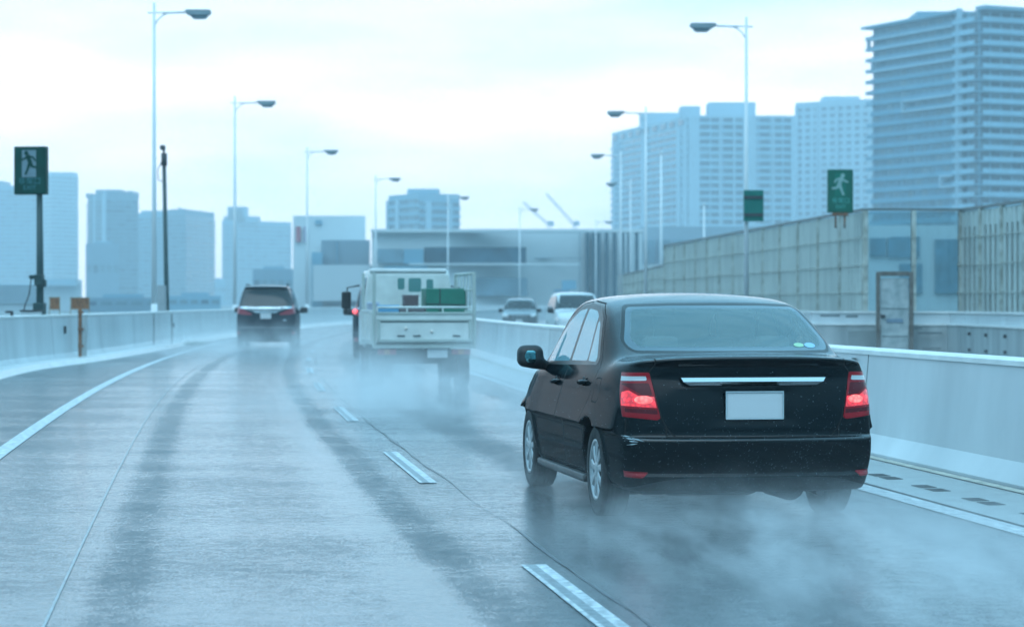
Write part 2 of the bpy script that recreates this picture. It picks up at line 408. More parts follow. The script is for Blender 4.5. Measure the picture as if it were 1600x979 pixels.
    mpr = n.new('ShaderNodeMapping'); mpr.inputs['Scale'].default_value = (0.8, 1.5, 1); l.new(geo.outputs[0], mpr.inputs[0]); l.new(mpr.outputs[0], rip.inputs[0])
    b1 = n.new('ShaderNodeBump'); b1.inputs['Strength'].default_value = 0.20; b1.inputs['Distance'].default_value = 0.02; l.new(rip.outputs[0], b1.inputs['Height'])
    b2 = n.new('ShaderNodeBump'); b2.inputs['Strength'].default_value = 0.5; b2.inputs['Distance'].default_value = 0.004; l.new(ag.outputs['Distance'], b2.inputs['Height']); l.new(b1.outputs[0], b2.inputs['Normal'])
    l.new(b2.outputs[0], b.inputs['Normal']); l.new(b1.outputs[0], b.inputs['Coat Normal'])
    return m
M_ROAD = road_material()
M_PAINT = mat('worn white road paint', (.66, .70, .72), .4, var=.35, scale=16, bump=.3, dirt=(.20, .24, .26))
M_CONC = mat('wet barrier concrete', (.56, .62, .64), .40, var=.14, scale=1.1, bump=.12, streak=.35, dirt=(.44, .50, .52))
M_CONC2 = mat('stained barrier concrete', (.40, .44, .44), .5, var=.3, scale=2.2, bump=.15, streak=.1, dirt=(.27, .31, .32))
M_CAP = mat('pale barrier coping', (.78, .80, .79), .3, var=.12, scale=3)  # barrier tops coloured near white to carry the sky's light
M_GUT = mat('gutter concrete', (.36, .40, .40), .35, var=.2, scale=5, bump=.2)
M_DARK = mat('dark fitting', (.03, .035, .04), .5)
M_JOINT = mat('joint filler', (.24, .27, .28), .8)
M_GALV = mat('galvanised steel', (.50, .55, .57), .42, metal=.35, var=.15, scale=4)
M_POLE = mat('painted lamp pole', (.76, .80, .82), .45, var=.12, scale=2, streak=.2)
M_RUST = mat('rusty steel', (.30, .13, .06), .8, var=.4, scale=14, bump=.3, dirt=(.11, .06, .04))
M_GREENPOLE = mat('dark green painted pole', (.012, .05, .052), .45, scale=6)

LB = pchip([(-20, -10.4), (49, -10.3), (60, -9.5), (70, -9.1), (78, -8.95), (110, -8.8), (420, -8.8)])
def lbo(d): return float(LB(d))
def behind_left(pxx, extra=.72):
    best = min((abs(800 + rp(40 + i * .2, lbo(40 + i * .2) - extra).x / rp(40 + i * .2, lbo(40 + i * .2) - extra).y * FPX - pxx), 40 + i * .2) for i in range(500))
    p = rp(best[1], lbo(best[1]) - extra); return p.y
ROFF = 9.9
# city ground far below and round the viaduct, then the viaduct's surfaces
gm = mat('city ground', (.16, .19, .19), .6, var=.3, scale=.02, space='Object')
g = MB(); g._add([(-3500, -600, -.35), (3500, -600, -.35), (3500, 3600, -.35), (-3500, 3600, -.35)], [(0, 1, 2, 3)]); tag(g.build('ground', gm, fixn=False), kind='structure')
strip('road', [lambda d: lbo(d) - .5, lambda d: lbo(d) + .5, -7.7, -4.1, -.9, .2, 3.0, 6.5, lambda d: ROFF - .5, lambda d: 15.0], 0.0, M_ROAD)
strip('lane_line', [-7.80, -7.64], 0.006, M_PAINT, ds=[d for d in DS])
strip('lane_line', [-1.02, -.84], 0.006, M_PAINT)
strip('lane_line', [1.35, 1.53], 0.006, M_PAINT)
strip('lane_line', [8.05, 8.23], 0.006, M_PAINT)
M_SEAM = mat('sealed joint in the asphalt', (.28, .33, .35), .3, var=.3, scale=6)
strip('road_seam', [-6.56, -6.546], 0.004, M_SEAM)
M_TAR = mat('bituminous joint', (.07, .085, .095), .3, scale=9)
strip('road_seam', [lambda d: -3.968 + .016 * math.sin(d * 1.7), lambda d: -3.960 + .02 * math.sin(d * 1.3 + 1)], 0.004, M_TAR, ds=[-12 + .8 * i for i in range(100)])
M_PAINT2 = mat('nearly worn away road paint', (.26, .30, .32), .4, var=.5, scale=22, dirt=(.07, .09, .10))
def dashes(off, start, first, count):
    obs = []
    for k in range(count):
        d0 = start + 9.7 * k
        o = strip('lane_dash', [off - .068, off - .042, off + .010, off + .068], 0.006, M_PAINT, ds=[d0 + 3.9 * j / 6 for j in range(7)], kind='structure')
        o.data.materials.append(M_PAINT2)
        for i_, pg in enumerate(o.data.polygons):
            if i_ % 3 == 1: pg.material_index = 1
        obs.append(o)
    return obs
dashes(-4.13, 9.45 - 9.7, 0, 20)
dashes(4.85, 12, 0, 14)
# gutter at the foot of the median barrier, with its paired grates
strip('gutter', [-.80, -.42, -.06], 0.0, M_GUT, zf=[.008, .016, .034])
M_PALE = mat('pale sealant', (.50, .50, .42), .5, var=.3, scale=8)
strip('barrier_foot_seal', [-.085, -.02], .0, M_PALE, zf=[.040, .048])
for k in range(14):
    d = 14.4 + 1.2 * k
    gr = thing('drain_grate', 'small black slotted drain grate in the gutter below the median barrier', 'drain', rp(d, -.50, .012), head(d), 'drain grates in the gutter along the median barrier')
    for sx in (-1, 1):
        b = MB()
        for j in range(5): b.box((0, sx * .17 + (j - 2) * .052, .006), (.13, .014, .005))
        b.build('slot_panel', mat('weathered grate', (.07, .085, .09), .6), gr)

def barrier(name, offf, side, d0, d1, h, label, cat='barrier', step=3.0, mats=(M_CONC, M_CAP), joint=10.0, capw=.30, group=None):
    """concrete safety barrier with sloped foot; side=-1: traffic face looks to -X"""
    root = thing(name, label, cat, rp(d0, offf(d0)), 0, group)
    base = root.location.copy()
    prof = [(0.0, 0.0), (0.0, .07), (.10, .22), (.16, h - .05), (.16 + capw, h - .05), (.16 + capw, 0)]
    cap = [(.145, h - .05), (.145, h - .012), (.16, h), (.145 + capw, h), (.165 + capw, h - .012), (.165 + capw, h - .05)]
    ds = []
    d = d0
    while d < d1: ds.append(d); d += step
    ds.append(d1)
    for pr, nm, mt in ((prof, 'wall', mats[0]), (cap, 'skylit_top', mats[1])):
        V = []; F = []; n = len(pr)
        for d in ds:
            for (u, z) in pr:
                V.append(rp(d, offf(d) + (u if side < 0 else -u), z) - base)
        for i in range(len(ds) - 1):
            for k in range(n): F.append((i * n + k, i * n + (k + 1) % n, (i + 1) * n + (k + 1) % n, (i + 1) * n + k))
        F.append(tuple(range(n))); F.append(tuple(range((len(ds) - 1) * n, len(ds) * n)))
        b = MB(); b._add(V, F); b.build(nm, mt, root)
    d = math.ceil(d0 / joint) * joint
    k = 0
    while d < d1 and k < 30:
        b = MB(); V = []
        for dd in (d - .009, d + .009):
            for (u, z) in prof[1:4]: V.append(rp(dd, offf(dd) + ((u - .003) if side < 0 else -(u - .003)), z) - base)
            for (u, z) in prof[3:0:-1]: V.append(rp(dd, offf(dd) + ((u + .03) if side < 0 else -(u + .03)), z) - base)
        b._add(V, [tuple(range(6)), tuple(range(11, 5, -1))] + [(i, (i + 1) % 6, 6 + (i + 1) % 6, 6 + i) for i in range(6)]); b.build('joint', M_JOINT, root)
        d += joint; k += 1
    return root
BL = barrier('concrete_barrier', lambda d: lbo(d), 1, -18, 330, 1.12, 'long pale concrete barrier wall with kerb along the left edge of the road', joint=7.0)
BM = barrier('concrete_barrier', lambda d: 0.0, -1, -18, 330, .97, 'pale concrete median barrier with sky-lit top painted white running behind the black sedan', joint=11.0)
b = MB(); p = rp(22.4, .13, .82) - BM.location; b.box(p, (.03, .07, .13), head(22.4), bev=.008); b.build('slot_cover', mat('weathered grey plate', (.16, .2, .21), .5), BM)
# kerb in front of the left barrier
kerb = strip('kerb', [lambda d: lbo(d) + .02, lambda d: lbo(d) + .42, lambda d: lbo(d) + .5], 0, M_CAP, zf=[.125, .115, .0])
# fittings on the left barrier: rusty post, doors, brackets
def on_left(pxx, d): return Vector((px(pxx, d), d, 0))
def lb_at_px(pxx):
    best = None
    for i in range(400):
        d = 40 + i * .2; p = rp(d, lbo(d) - .16)
        q = 800 + p.x / p.y * FPX
        if best is None or abs(q - pxx) < best[0]: best = (abs(q - pxx), d, p)
    return best[1], best[2]
d_, p_ = lb_at_px(108)
t = thing('gate_post', 'rusty brown steel post fixed to the left barrier beside the framed panels', 'post', (p_.x + .26, p_.y - .05, .12), head(d_))
b = MB(); b.box((0, 0, .68), (.085, .10, 1.36), bev=.01); b.build('post', M_RUST, t)
b = MB(); b.box((.1, -.02, .5), (.12, .03, .98)); b.build('backing_plate', M_CONC2, t)
b = MB()
for z in (.25, .65, 1.05): b.box((.02, -.055, z), (.14, .02, .05))
b.build('hinge', M_RUST, t)
for k, (x_, lab) in enumerate(((84, 'rusty brown panel in pale frame on barrier, left of the rusty post'), (117.5, 'rusty brown panel in pale frame on barrier, just right of the rusty post'), (133, 'rusty brown panel in pale frame, rightmost of the three on the barrier'))):
    d2, p2 = lb_at_px(x_)
    t = thing('framed_panel', lab, 'panel', (p2.x, p2.y, 1.12), head(d2), 'rusty framed panels on the left barrier')
    b = MB(); b.box((-.115, 0, .20), (.018, .05, .40)); b.box((.115, 0, .20), (.018, .05, .40)); b.box((0, 0, .40), (.25, .055, .018)); b.box((0, 0, .11), (.212, .05, .016)); b.build('frame', mat('weathered pale steel', (.42, .38, .28), .6, scale=12, dirt=(.2, .12, .08)), t)
    b = MB(); b.lathe([(.001, -.02), (.105, -.02), (.108, 0), (.105, .02), (.001, .02)], 'Y', (0, 0, 0), 8); 
    b = MB(); b.prism([(-.10, .125), (.10, .125), (.104, .2), (.104, .32), (.10, .388), (-.10, .388), (-.096, .3), (-.096, .2)], -.015, .015); b.build('plate', M_RUST, t)
for x_, y_, w_, h_, lab in ((98, 515, .075, .18, 'small black latch box on the left barrier beside the rusty post'), (269, 508, .05, .14, 'small dark conduit box on the left barrier right of the camera pole')):
    d2, p2 = lb_at_px(x_); b = MB(); b.box((0, 0, 0), (.05, w_, h_), bev=.01)
    o = b.build('latch_box', M_DARK, None, (p2.x + .05, p2.y, pz(y_, p2.y)), head(d2)); tag(o, lab, 'fitting')
# weeds at the kerb
M_LEAF = mat('weed leaf', (.07, .12, .05), .6, scale=20)
d2, p2 = lb_at_px(262)
b = MB()
for i in range(260):
    a = rnd.uniform(0, 6.28); r_ = rnd.uniform(0, 1) ** .7; q = Vector((rnd.uniform(-.35, .45), rnd.gauss(0, .8), 0)); hh = rnd.uniform(.05, .16)
    t_ = Vector((math.cos(a), math.sin(a), 0)); b._add([q, q + t_ * .03 + Vector((0, 0, hh * .6)), q + t_ * .09 + Vector((0, 0, hh))], [(0, 1, 2)])
tag(b.build('weeds', M_LEAF, None, (p2.x + .8, p2.y, .0), fixn=False), kind='stuff', label='low green weeds growing at the kerb by the camera pole', cat='weeds')
# ================================================================ lamps
def make_lamp(name='street_lamp'):
    """pole at origin, arm towards +X"""
    t = thing(name, 'x', 'street lamp')
    b = MB(); b.tube([(0, 0, 0), (0, 0, 1.3)], .105, 14); b.tube([(0, 0, 1.3), (0, 0, 5.5), (0, 0, 10.95)], [.088, .07, .045], 14); b.build('pole', M_POLE, t)
    b = MB(); b.box((0, 0, .015), (.36, .36, .03), bev=.008)
    for sx in (-1, 1):
        for sy in (-1, 1): b.tube([(sx * .14, sy * .14, .03), (sx * .14, sy * .14, .09)], .014, 6)
    b.build('base_plate', M_GALV, t)
    b = MB(); b.tube([(-.22, 0, 10.63), (1.15, 0, 10.66)], .024, 8); b.tube([(.28, 0, 10.63), (1.0, 0, 10.655)], .036, 8)
    b.tube([(.03, 0, 10.25), (.12, 0, 10.40), (.28, 0, 10.55), (.42, 0, 10.61)], .024, 8); b.build('arm', M_POLE, t)
    h = MB(); h.prism([(1.02, 10.70), (1.05, 10.62), (1.20, 10.545), (1.78, 10.545), (1.88, 10.60), (1.90, 10.70), (1.86, 10.735), (1.06, 10.735)], -.17, .17)
    bmesh.ops.bevel(h.bm, geom=h.bm.edges[:], offset=.02, segments=2, affect='EDGES'); hh = h.build('lamp_head', mat('lamp housing grey', (.26, .33, .36), .4, scale=4), t)
    h = MB(); h.prism([(1.20, 10.545), (1.28, 10.46), (1.32, 10.44), (1.68, 10.44), (1.73, 10.46), (1.80, 10.545)], -.13, .13)
    bmesh.ops.bevel(h.bm, geom=h.bm.edges[:], offset=.02, segments=2, affect='EDGES'); h.build('lens', mat('lamp lens grey glass', (.17, .24, .27), .15, scale=4), hh)
    return t
L0 = make_lamp()
LP = [(240, 77.6, 1), (367, 112, 1), (480, 148, 1), (587, 181, 1), (700, 213, 1), (812, 240, 1), (931, 277, 1),
      (1166, 81, -1), (1009, 118, -1), (970, 152, -1), (985, 188, -1)]
llab = ['tallest street lamp on the left, beside the dark camera pole', 'second street lamp from the left, rising behind the dark minivan', 'third street lamp from the left, before the white building',
        'fourth street lamp from the left, over the grey low blocks', 'fifth street lamp from the left, in front of the square apartment block', 'sixth street lamp from the left, against the mall wall below the cranes', 'seventh and farthest arm-right street lamp, against the dark louvres',
        'tall street lamp behind the black sedan carrying the back of a green sign', 'second lamp of the right row, left of the tall one by the sedan', 'third lamp of the right row, at the left edge of the wide apartment block', 'farthest lamp of the right row, lowest lamp head at the block edge']
LP[0] = (241, behind_left(241), 1)
for i, (x, d, s) in enumerate(LP):
    o = L0 if i == 0 else copy_tree(L0)
    o.scale = (1, 1, d / 77.6 if i == 0 else 1); o.location = (px(x, d), d, 0); o.rotation_euler = (0, 0, head(d) + (0 if s > 0 else math.pi)); o['label'] = llab[i]; o['group'] = 'street lamps along the expressway'
# thin plain poles farther right
for x, d, top, lab in ((1033, 150, 240, 'plain pale pole behind the noise wall, left of the tall lamp'), (1100, 170, 320, 'short pale pole above the noise wall, left of the tall lamp')):
    t = thing('pole', lab, 'pole', (px(x, d), d, 0))
    b = MB(); b.tube([(0, 0, 0), (0, 0, pz(top, d))], [.1, .06], 10); b.build('shaft', M_POLE, t)
    b = MB(); b.tube([(0, 0, pz(top, d)), (0, 0, pz(top, d) + .12)], .09, 10); b.build('cap', M_POLE, t)
# CCTV pole
d = behind_left(262); t = CP = thing('camera_pole', 'slim dark pole topped by a small camera beside the tallest left lamp', 'camera pole', (px(261, d), d, 0))
b = MB(); b.tube([(0, 0, 0), (-.02, 0, 1.6), (-.1, 0, 5.6)], [.10, .085, .07], 12); b.build('pole', M_GREENPOLE, t)
b = MB(); b.tube([(-.1, 0, 5.55), (-.1, 0, 5.95)], .105, 12); b.box((-.14, -.05, 6.12), (.16, .34, .15), bev=.03); b.tube([(-.1, 0, 5.9), (-.12, 0, 6.06)], .04, 8); b.build('camera_head', M_DARK, t)
b = MB(); b.tube([(-.18, 0, 5.7), (-.33, 0, 5.4), (-.3, 0, 5.1), (-.1, 0, 5.05)], .015, 6); b.build('cable', M_DARK, t)
CP.scale = (1, 1, pz(227, d) / 6.2)
t = thing('cabinet', 'grey equipment cabinet between the tallest left lamp and the camera pole', 'cabinet', (px(254, behind_left(254, .85)), behind_left(254, .85), 0))
b = MB(); b.box((-.03, 0, 1.55), (.30, .25, .9), bev=.015); b.build('housing', mat('cabinet grey', (.30, .34, .36), .5), t)
b = MB(); b.box((-.03, -.132, 1.55), (.25, .012, .8), bev=.004); b.tube([(.07, -.145, 1.5), (.07, -.145, 1.62)], .008, 6); b.build('door', mat('cabinet door grey', (.33, .37, .39), .5), t)
b = MB(); b.tube([(-.03, 0, 0), (-.03, 0, 1.15)], .04, 8); b.build('leg', M_GALV, t)
b = MB()
for dx in (-.2, .24): b.tube([(dx, dx * 1.6, 1.05), (dx, dx * 1.6, .14)], .016, 6)
tag(b.build('conduit', M_DARK, None, (px(252, behind_left(252, -.3)) + .02, behind_left(252, -.3), .0)), 'two thin dark cables hanging down the face of the left barrier', 'cable')

# ================================================================ emergency exit signs
M_SGREEN = mat('sign green', (.001, .12, .08), .5, var=.12, scale=3, spec=.12)
M_SGREEN_D = mat('weathered dark sign green', (.0003, .055, .042), .5, var=.25, scale=3, spec=.1)
M_SWHITE_D = mat('weathered sign panel', (.16, .25, .29), .5, var=.15, scale=6)
M_SWHITE = mat('sign white', (.26, .44, .42), .5, var=.1)
M_STEXT_D = mat('weathered sign lettering', (.02, .18, .20), .5)
_dep = None
def text_mesh(body, size, depth, m, parent, loc, name='lettering'):
    c = bpy.data.curves.new(name, 'FONT'); c.body = body; c.size = size; c.extrude = depth; c.align_x = 'CENTER'; c.align_y = 'CENTER'; c.resolution_u = 3
    o = bpy.data.objects.new('tmp', c); COL.objects.link(o); dg = bpy.context.evaluated_depsgraph_get(); dg.update()
    me = bpy.data.meshes.new_from_object(o.evaluated_get(dg)); bpy.data.objects.remove(o); bpy.data.curves.remove(c)
    me.name = name; me.materials.clear(); me.materials.append(m); me.transform(Matrix.Rotation(math.pi / 2, 4, 'X'))
    o = bpy.data.objects.new(name, me); link(o, parent); o.location = loc; return o
def runner(b, cx, cz, s, y0, y1, flip=1):
    """running figure of the exit pictogram, height about s"""
    def seg(x0, z0, x1, z1, w):
        x0, x1 = x0 * flip, x1 * flip
        dx, dz = x1 - x0, z1 - z0; l_ = math.hypot(dx, dz); nx_, nz_ = -dz / l_ * w / 2, dx / l_ * w / 2
        b.prism([(cx + s * (x0 + nx_), cz + s * (z0 + nz_)), (cx + s * (x1 + nx_), cz + s * (z1 + nz_)), (cx + s * (x1 - nx_), cz + s * (z1 - nz_)), (cx + s * (x0 - nx_), cz + s * (z0 - nz_))], y0, y1)
    def disc(x, z, r):
        b.prism([(cx + s * (x * flip + r * math.cos(a * math.pi / 6)), cz + s * (z + r * math.sin(a * math.pi / 6))) for a in range(12)], y0, y1)
    disc(-.10, .41, .09)
    seg(-.06, .33, .06, .02, .17); seg(-.05, .27, -.22, .17, .08); seg(-.22, .17, -.34, .12, .07); seg(-.03, .29, .18, .24, .08); seg(.18, .24, .26, .10, .07)
    seg(.03, .05, -.04, -.20, .11); seg(-.04, -.20, -.14, -.44, .09); seg(.06, .04, .14, -.13, .12); seg(.14, -.13, .38, -.15, .09)
def exit_sign(name, label, loc, rz, wd, ht, dp, box_m, pan_m, man_m, txt_m, pole=None, flip=1, group=None):
    t = thing(name, label, 'sign', loc, rz, group)
    b = MB(); b.box((0, 0, ht / 2), (wd, dp, ht), bev=.02); b.build('housing', box_m, t)
    b = MB(); b.box((0, -dp / 2 - .004, ht / 2), (wd * .93, .012, ht * .94), bev=.003); f = b.build('face', box_m, t)
    b = MB(); b.box((-.02 * wd, -dp / 2 - .014, ht * .64), (wd * .44, .008, ht * .56)); b.build('light_panel', pan_m, f)
    b = MB(); runner(b, -.02 * wd, ht * .64, ht * .53, -dp / 2 - .026, -dp / 2 - .019, flip); b.build('running_figure', man_m, f)
    text_mesh('非常口', wd * .24, .002, txt_m, f, (0, -dp / 2 - .014, ht * .27))
    text_mesh('EXIT', wd * .20, .002, txt_m, f, (0, -dp / 2 - .014, ht * .135))
    return t
d = behind_left(66)
# face slightly turned so the right side panel shows
s = exit_sign('exit_sign', 'dark green emergency exit sign on a tall green pole at far left', (px(49, d), d, pz(304, d)), R(-7), .68 * d / 50, .99 * d / 50, .22, M_SGREEN_D, M_SWHITE_D, M_SGREEN_D, M_STEXT_D, flip=1)
zb = -pz(304, d)
b = MB(); b.tube([(.21, .0, zb), (.21, 0, zb + 2.2), (.20, 0, .0)], [.095, .085, .07], 14); b.tube([(.16, 0, .98), (.16, 0, 1.05)], .07, 12); b.build('pole', M_GREENPOLE, s)
b = MB(); b.box((.20, -.02, zb + 1.93), (.20, .2, .26), bev=.02); b.box((.30, 0, zb + 1.85), (.11, .14, .18), bev=.02); b.box((.02, 0, zb + 2.0), (.13, .1, .10), bev=.02); b.build('junction_box', M_GREENPOLE, s)
b = MB(); b.box((.2, 0, zb + 1.25), (.26, .26, .30), bev=.03); b.build('pole_base', M_GREENPOLE, s)
b = MB(); b.tube([(.0, 0, zb + 1.98), (-.05, 0, zb + 1.6), (-.16, 0, zb + 1.32), (-.2, 0, zb + 1.12)], .016, 6); b.build('cable', M_DARK, s)
t = thing('control_box', 'low grey box with dark lid behind the barrier under the far left exit sign', 'box', (px(49, behind_left(49, .7)), behind_left(49, .7), .6))
b = MB(); b.box((0, 0, .30), (.42, .3, .58), bev=.01); b.build('housing', M_GALV, t)
b = MB(); b.box((0, 0, .61), (.48, .34, .04), bev=.01); b.build('lid', M_DARK, t)
t = thing('valve', 'small dark pipe fitting on top of the barrier at the left edge', 'fitting', (px(14, behind_left(14, .3)), behind_left(14, .3), 1.1))
b = MB(); b.box((0, 0, .10), (.15, .08, .05), bev=.01); b.tube([(.06, 0, 0), (.06, 0, .11)], .035, 8); b.build('pipe', M_DARK, t)

# far right carriageway: sign on the noise wall, sign back on the tall lamp
s = exit_sign('exit_sign', 'green exit sign with pale running figure standing on the noise wall', (px(1310, 79), 78.6, pz(333, 79)), R(4), .82, 1.40, .22, M_SGREEN, mat('sign inner green', (.001, .16, .11), .5, spec=.12), M_SWHITE, mat('sign pale green lettering', (.05, .42, .36), .5), flip=-1)
b = MB(); b.box((0, 0, -.05), (.5, .2, .09), bev=.01); b.tube([(-.15, 0, -.1), (-.15, 0, -.5)], .03, 8); b.tube([(.15, 0, -.1), (.15, 0, -.5)], .03, 8); b.build('bracket', M_RUST, s)
t = thing('sign', 'teal green back of a road sign strapped to the tall right lamp', 'sign', (px(1177, 81), 80.7, pz(346, 81)), R(6))
b = MB(); b.box((0, .12, .52), (.66, .14, 1.04), bev=.015); b.build('panel', mat('sign back teal', (.002, .16, .13), .5, spec=.12), t)
for z_ in (.80, .22): b = MB(); b.box((-.02, .03, z_), (.66, .04, .09)); b.build('bracket', M_DARK, t)

# ================================================================ noise wall on the far side (jogs round an emergency bay)
M_NW = mat('noise wall panel', (.52, .57, .54), .55, var=.22, scale=2.5, bump=.1, streak=.15, dirt=(.43, .48, .46))
M_NWP = mat('noise wall post', (.52, .56, .52), .55, var=.2, scale=3, dirt=(.25, .26, .22))
M_NWT = mat('noise wall dark cap rail', (.15, .17, .17), .5, var=.3, scale=8)
M_CLEAR = glass_mat('clear acrylic panel', (.80, .90, .92), rough=.05, opaque=.10, ocol=(.45, .62, .68))
def wall_run(A, B, zb0, zt0, zt1, label, clear=False, ribs=0, ps=4.0, slots=False):
    A = Vector((*A, 0)); B = Vector((*B, 0)); Lh = (B - A).length; rz = math.atan2(B.y - A.y, B.x - A.x)
    t = thing('noise_wall', label, 'noise wall', A, rz)
    n = max(1, round(Lh / ps))
    for i in range(n):
        x0, x1 = Lh * i / n, Lh * (i + 1) / n; za = zt0 + (zt1 - zt0) * i / n; zc = zt0 + (zt1 - zt0) * (i + 1) / n
        b = MB(); V = [(x0 + .07, -.03, zb0), (x1 - .07, -.03, zb0), (x1 - .07, -.03, zc), (x0 + .07, -.03, za), (x0 + .07, .03, zb0), (x1 - .07, .03, zb0), (x1 - .07, .03, zc), (x0 + .07, .03, za)]
        if not slots:
            b._add(V, [(0, 1, 2, 3), (7, 6, 5, 4), (0, 4, 5, 1), (1, 5, 6, 2), (2, 6, 7, 3), (3, 7, 4, 0)])
        else:
            k = 4; ww = (x1 - x0 - .14) / k
            for j in range(k):
                xa = x0 + .07 + j * ww
                b.box((xa + ww * .27, 0, (zb0 + za) / 2), (ww * .52, .06, za - zb0))
            b.box(((x0 + x1) / 2, .01, za - .25), (x1 - x0 - .14, .03, .5)); b.box(((x0 + x1) / 2, .01, zb0 + .1), (x1 - x0 - .14, .03, .2))
        if ribs and not clear:
            for j in range(1, ribs):
                xr = x0 + (x1 - x0) * j / ribs; zr = za + (zc - za) * j / ribs
                b.box((xr, -.05, (zb0 + zr) / 2), (.05, .045, zr - zb0 - .02))
        b.build('panel', M_CLEAR if clear else M_NW, t)
        if slots:
            b = MB(); b.box(((x0 + x1) / 2, .045, (zb0 + za) / 2), (x1 - x0 - .14, .012, za - zb0 - .1)); b.build('clear_panel', M_CLEAR, t)
    for i in range(n + 1):
        x0 = Lh * i / n; za = zt0 + (zt1 - zt0) * i / n
        b = MB(); b.box((x0, -.02, (zb0 + za) / 2 + .02), (.15, .16, za - zb0 + .04), bev=.01)
        for q in (.24, .5, .76): b.box((x0, -.115, zb0 + (za - zb0) * q), (.11, .03, .09))
        b.build('post', M_NWP, t)
    b = MB(); b._add([(0, -.09, zt0 + .043), (Lh, -.09, zt1 + .043), (Lh, .08, zt1 + .043), (0, .08, zt0 + .043), (0, -.09, zt0 + .12), (Lh, -.09, zt1 + .12), (Lh, .08, zt1 + .12), (0, .08, zt0 + .12)],
                  [(3, 2, 1, 0), (4, 5, 6, 7), (0, 1, 5, 4), (1, 2, 6, 5), (2, 3, 7, 6), (3, 0, 4, 7)]); b.build('cap_rail', M_NWT, t)
    if not clear:
        for q in (.24, .5, .76):
            b = MB(); b._add([(0, -.10, zb0 + (zt0 - zb0) * q + dz) for dz in (-.015, .015)] + [(Lh, -.10, zb0 + (zt1 - zb0) * q + dz) for dz in (-.015, .015)] + [(0, -.08, zb0 + (zt0 - zb0) * q + dz) for dz in (-.015, .015)] + [(Lh, -.08, zb0 + (zt1 - zb0) * q + dz) for dz in (-.015, .015)],
                          [(0, 2, 3, 1), (5, 7, 6, 4), (1, 3, 7, 5), (0, 4, 6, 2)]); b.build('rail', M_NWP, t)
    return t
ZT = pz(331, 79)
wall_run((px(968, 190), 190), (px(1040, 132), 132), .9, pz(432, 190), pz(416, 132), 'low far stretch of beige noise wall beyond the tall one', ribs=6, ps=6)
wall_run((px(1040, 130), 130), (px(1352, 79), 79), .9, pz(386, 130), ZT, 'long beige ribbed noise wall receding behind the black sedan roof', ribs=8, ps=4)
wall_run((px(1352, 79), 79), (px(1502, 79.2), 79.2), .9, ZT, ZT, 'clear panelled stretch of noise wall behind the metal gate', clear=True, ps=1.55)
wall_run((px(1502, 79.2), 79.2), (px(1640, 71), 71), .9, ZT, pz(314, 71), 'beige noise wall with dark vertical slots at the right edge', slots=True, ps=1.9)

# far-side barrier, following the same jog
def path_barrier(name, pts, label, z_low, z_up, cat='barrier'):
    t = thing(name, label, cat, (pts[0][0], pts[0][1], 0)); base = Vector((pts[0][0], pts[0][1], 0))
    for nm, z0, z1, off, th, m in (('wall', 0, z_low, 0, .28, M_CONC2), ('ledge', z_low, z_low + .045, -.03, .36, M_CAP), ('upper_wall', z_low + .045, z_up - .05, .12, .16, M_CONC), ('skylit_top', z_up - .05, z_up, .08, .24, M_CAP)):
        V = []; F = []
        for i, p in enumerate(pts):
            p = Vector((*p, 0)); a = Vector((*pts[max(i - 1, 0)], 0)); c = Vector((*pts[min(i + 1, len(pts) - 1)], 0)); tt = (c - a).normalized(); nn = Vector((tt.y, -tt.x, 0))
            if nn.x > 0: nn = -nn
            q0 = p - nn * off - base; q1 = p - nn * (off + th) - base
            V += [q0 + Vector((0, 0, z0)), q1 + Vector((0, 0, z0)), q1 + Vector((0, 0, z1)), q0 + Vector((0, 0, z1))]
        for i in range(len(pts) - 1):
            for k in range(4): F.append((i * 4 + k, i * 4 + (k + 1) % 4, (i + 1) * 4 + (k + 1) % 4, (i + 1) * 4 + k))
        n_ = len(V); F += [(0, 1, 2, 3), (n_ - 1, n_ - 2, n_ - 3, n_ - 4)]
        b = MB(); b._add(V, F); b.build(nm, m, t)
    return t
farpts = [tuple(rp(dd, ROFF - .7)[:2]) for dd in range(260, 64, -8)]
jog = [(px(1262, 64.5), 64.5), (px(1330, 64), 64), (px(1400, 63.8), 63.8), (px(1480, 63.2), 63.2), (px(1500, 62.4), 62.4), (px(1560, 57.5), 57.5), (px(1625, 52), 52), (px(1760, 45), 45), (14.0, 25), (18.0, -16)]
PB = path_barrier('concrete_barrier', farpts + jog, 'two-tier pale concrete barrier with ledge on the far side below the noise wall', .80, 1.17)
for k, (x_, y_, w_, h_) in enumerate(((1517, 521, .09, .08), (1543, 523, .09, .08), (1573, 525, .10, .09), (1517, 546, .09, .05), (1543, 548, .09, .05), (1573, 550, .10, .05))):
    dd = np.interp(x_, [1500, 1560, 1625], [62.4, 57.5, 52]); p = Vector((px(x_, dd), dd, 0)) - PB.location
    b = MB(); b.lathe([(.001, -.06), (.045, -.06), (.045, .02)], 'X', (0, 0, 0), 10); b.build('drain_hole', M_DARK, PB, (p.x - .02, p.y - .02, pz(y_, dd)), 0)
for (x_, y_, w_, h_) in ((1452, 520, .62, .06), (1432, 513, .25, .05), (1455, 544, .45, .04), (1296, 493, .5, .05), (1330, 494, .3, .06)):
    dd = 63.2; b = MB(); b.box((0, 0, 0), (w_, .10, h_)); b.build('bracket_plate', mat('dark stained bracket', (.13, .16, .17), .6), PB, (px(x_, dd) - PB.location.x, dd - .12 - PB.location.y, pz(y_, dd)))
b = MB(); b.box((0, 0, .3), (.9, .03, .52), bev=.005); b.build('mesh_panel', mat('grey perforated plate', (.27, .31, .31), .5, scale=30), PB, (px(1352, 63.6) - PB.location.x, 63.65 - PB.location.y, .1))

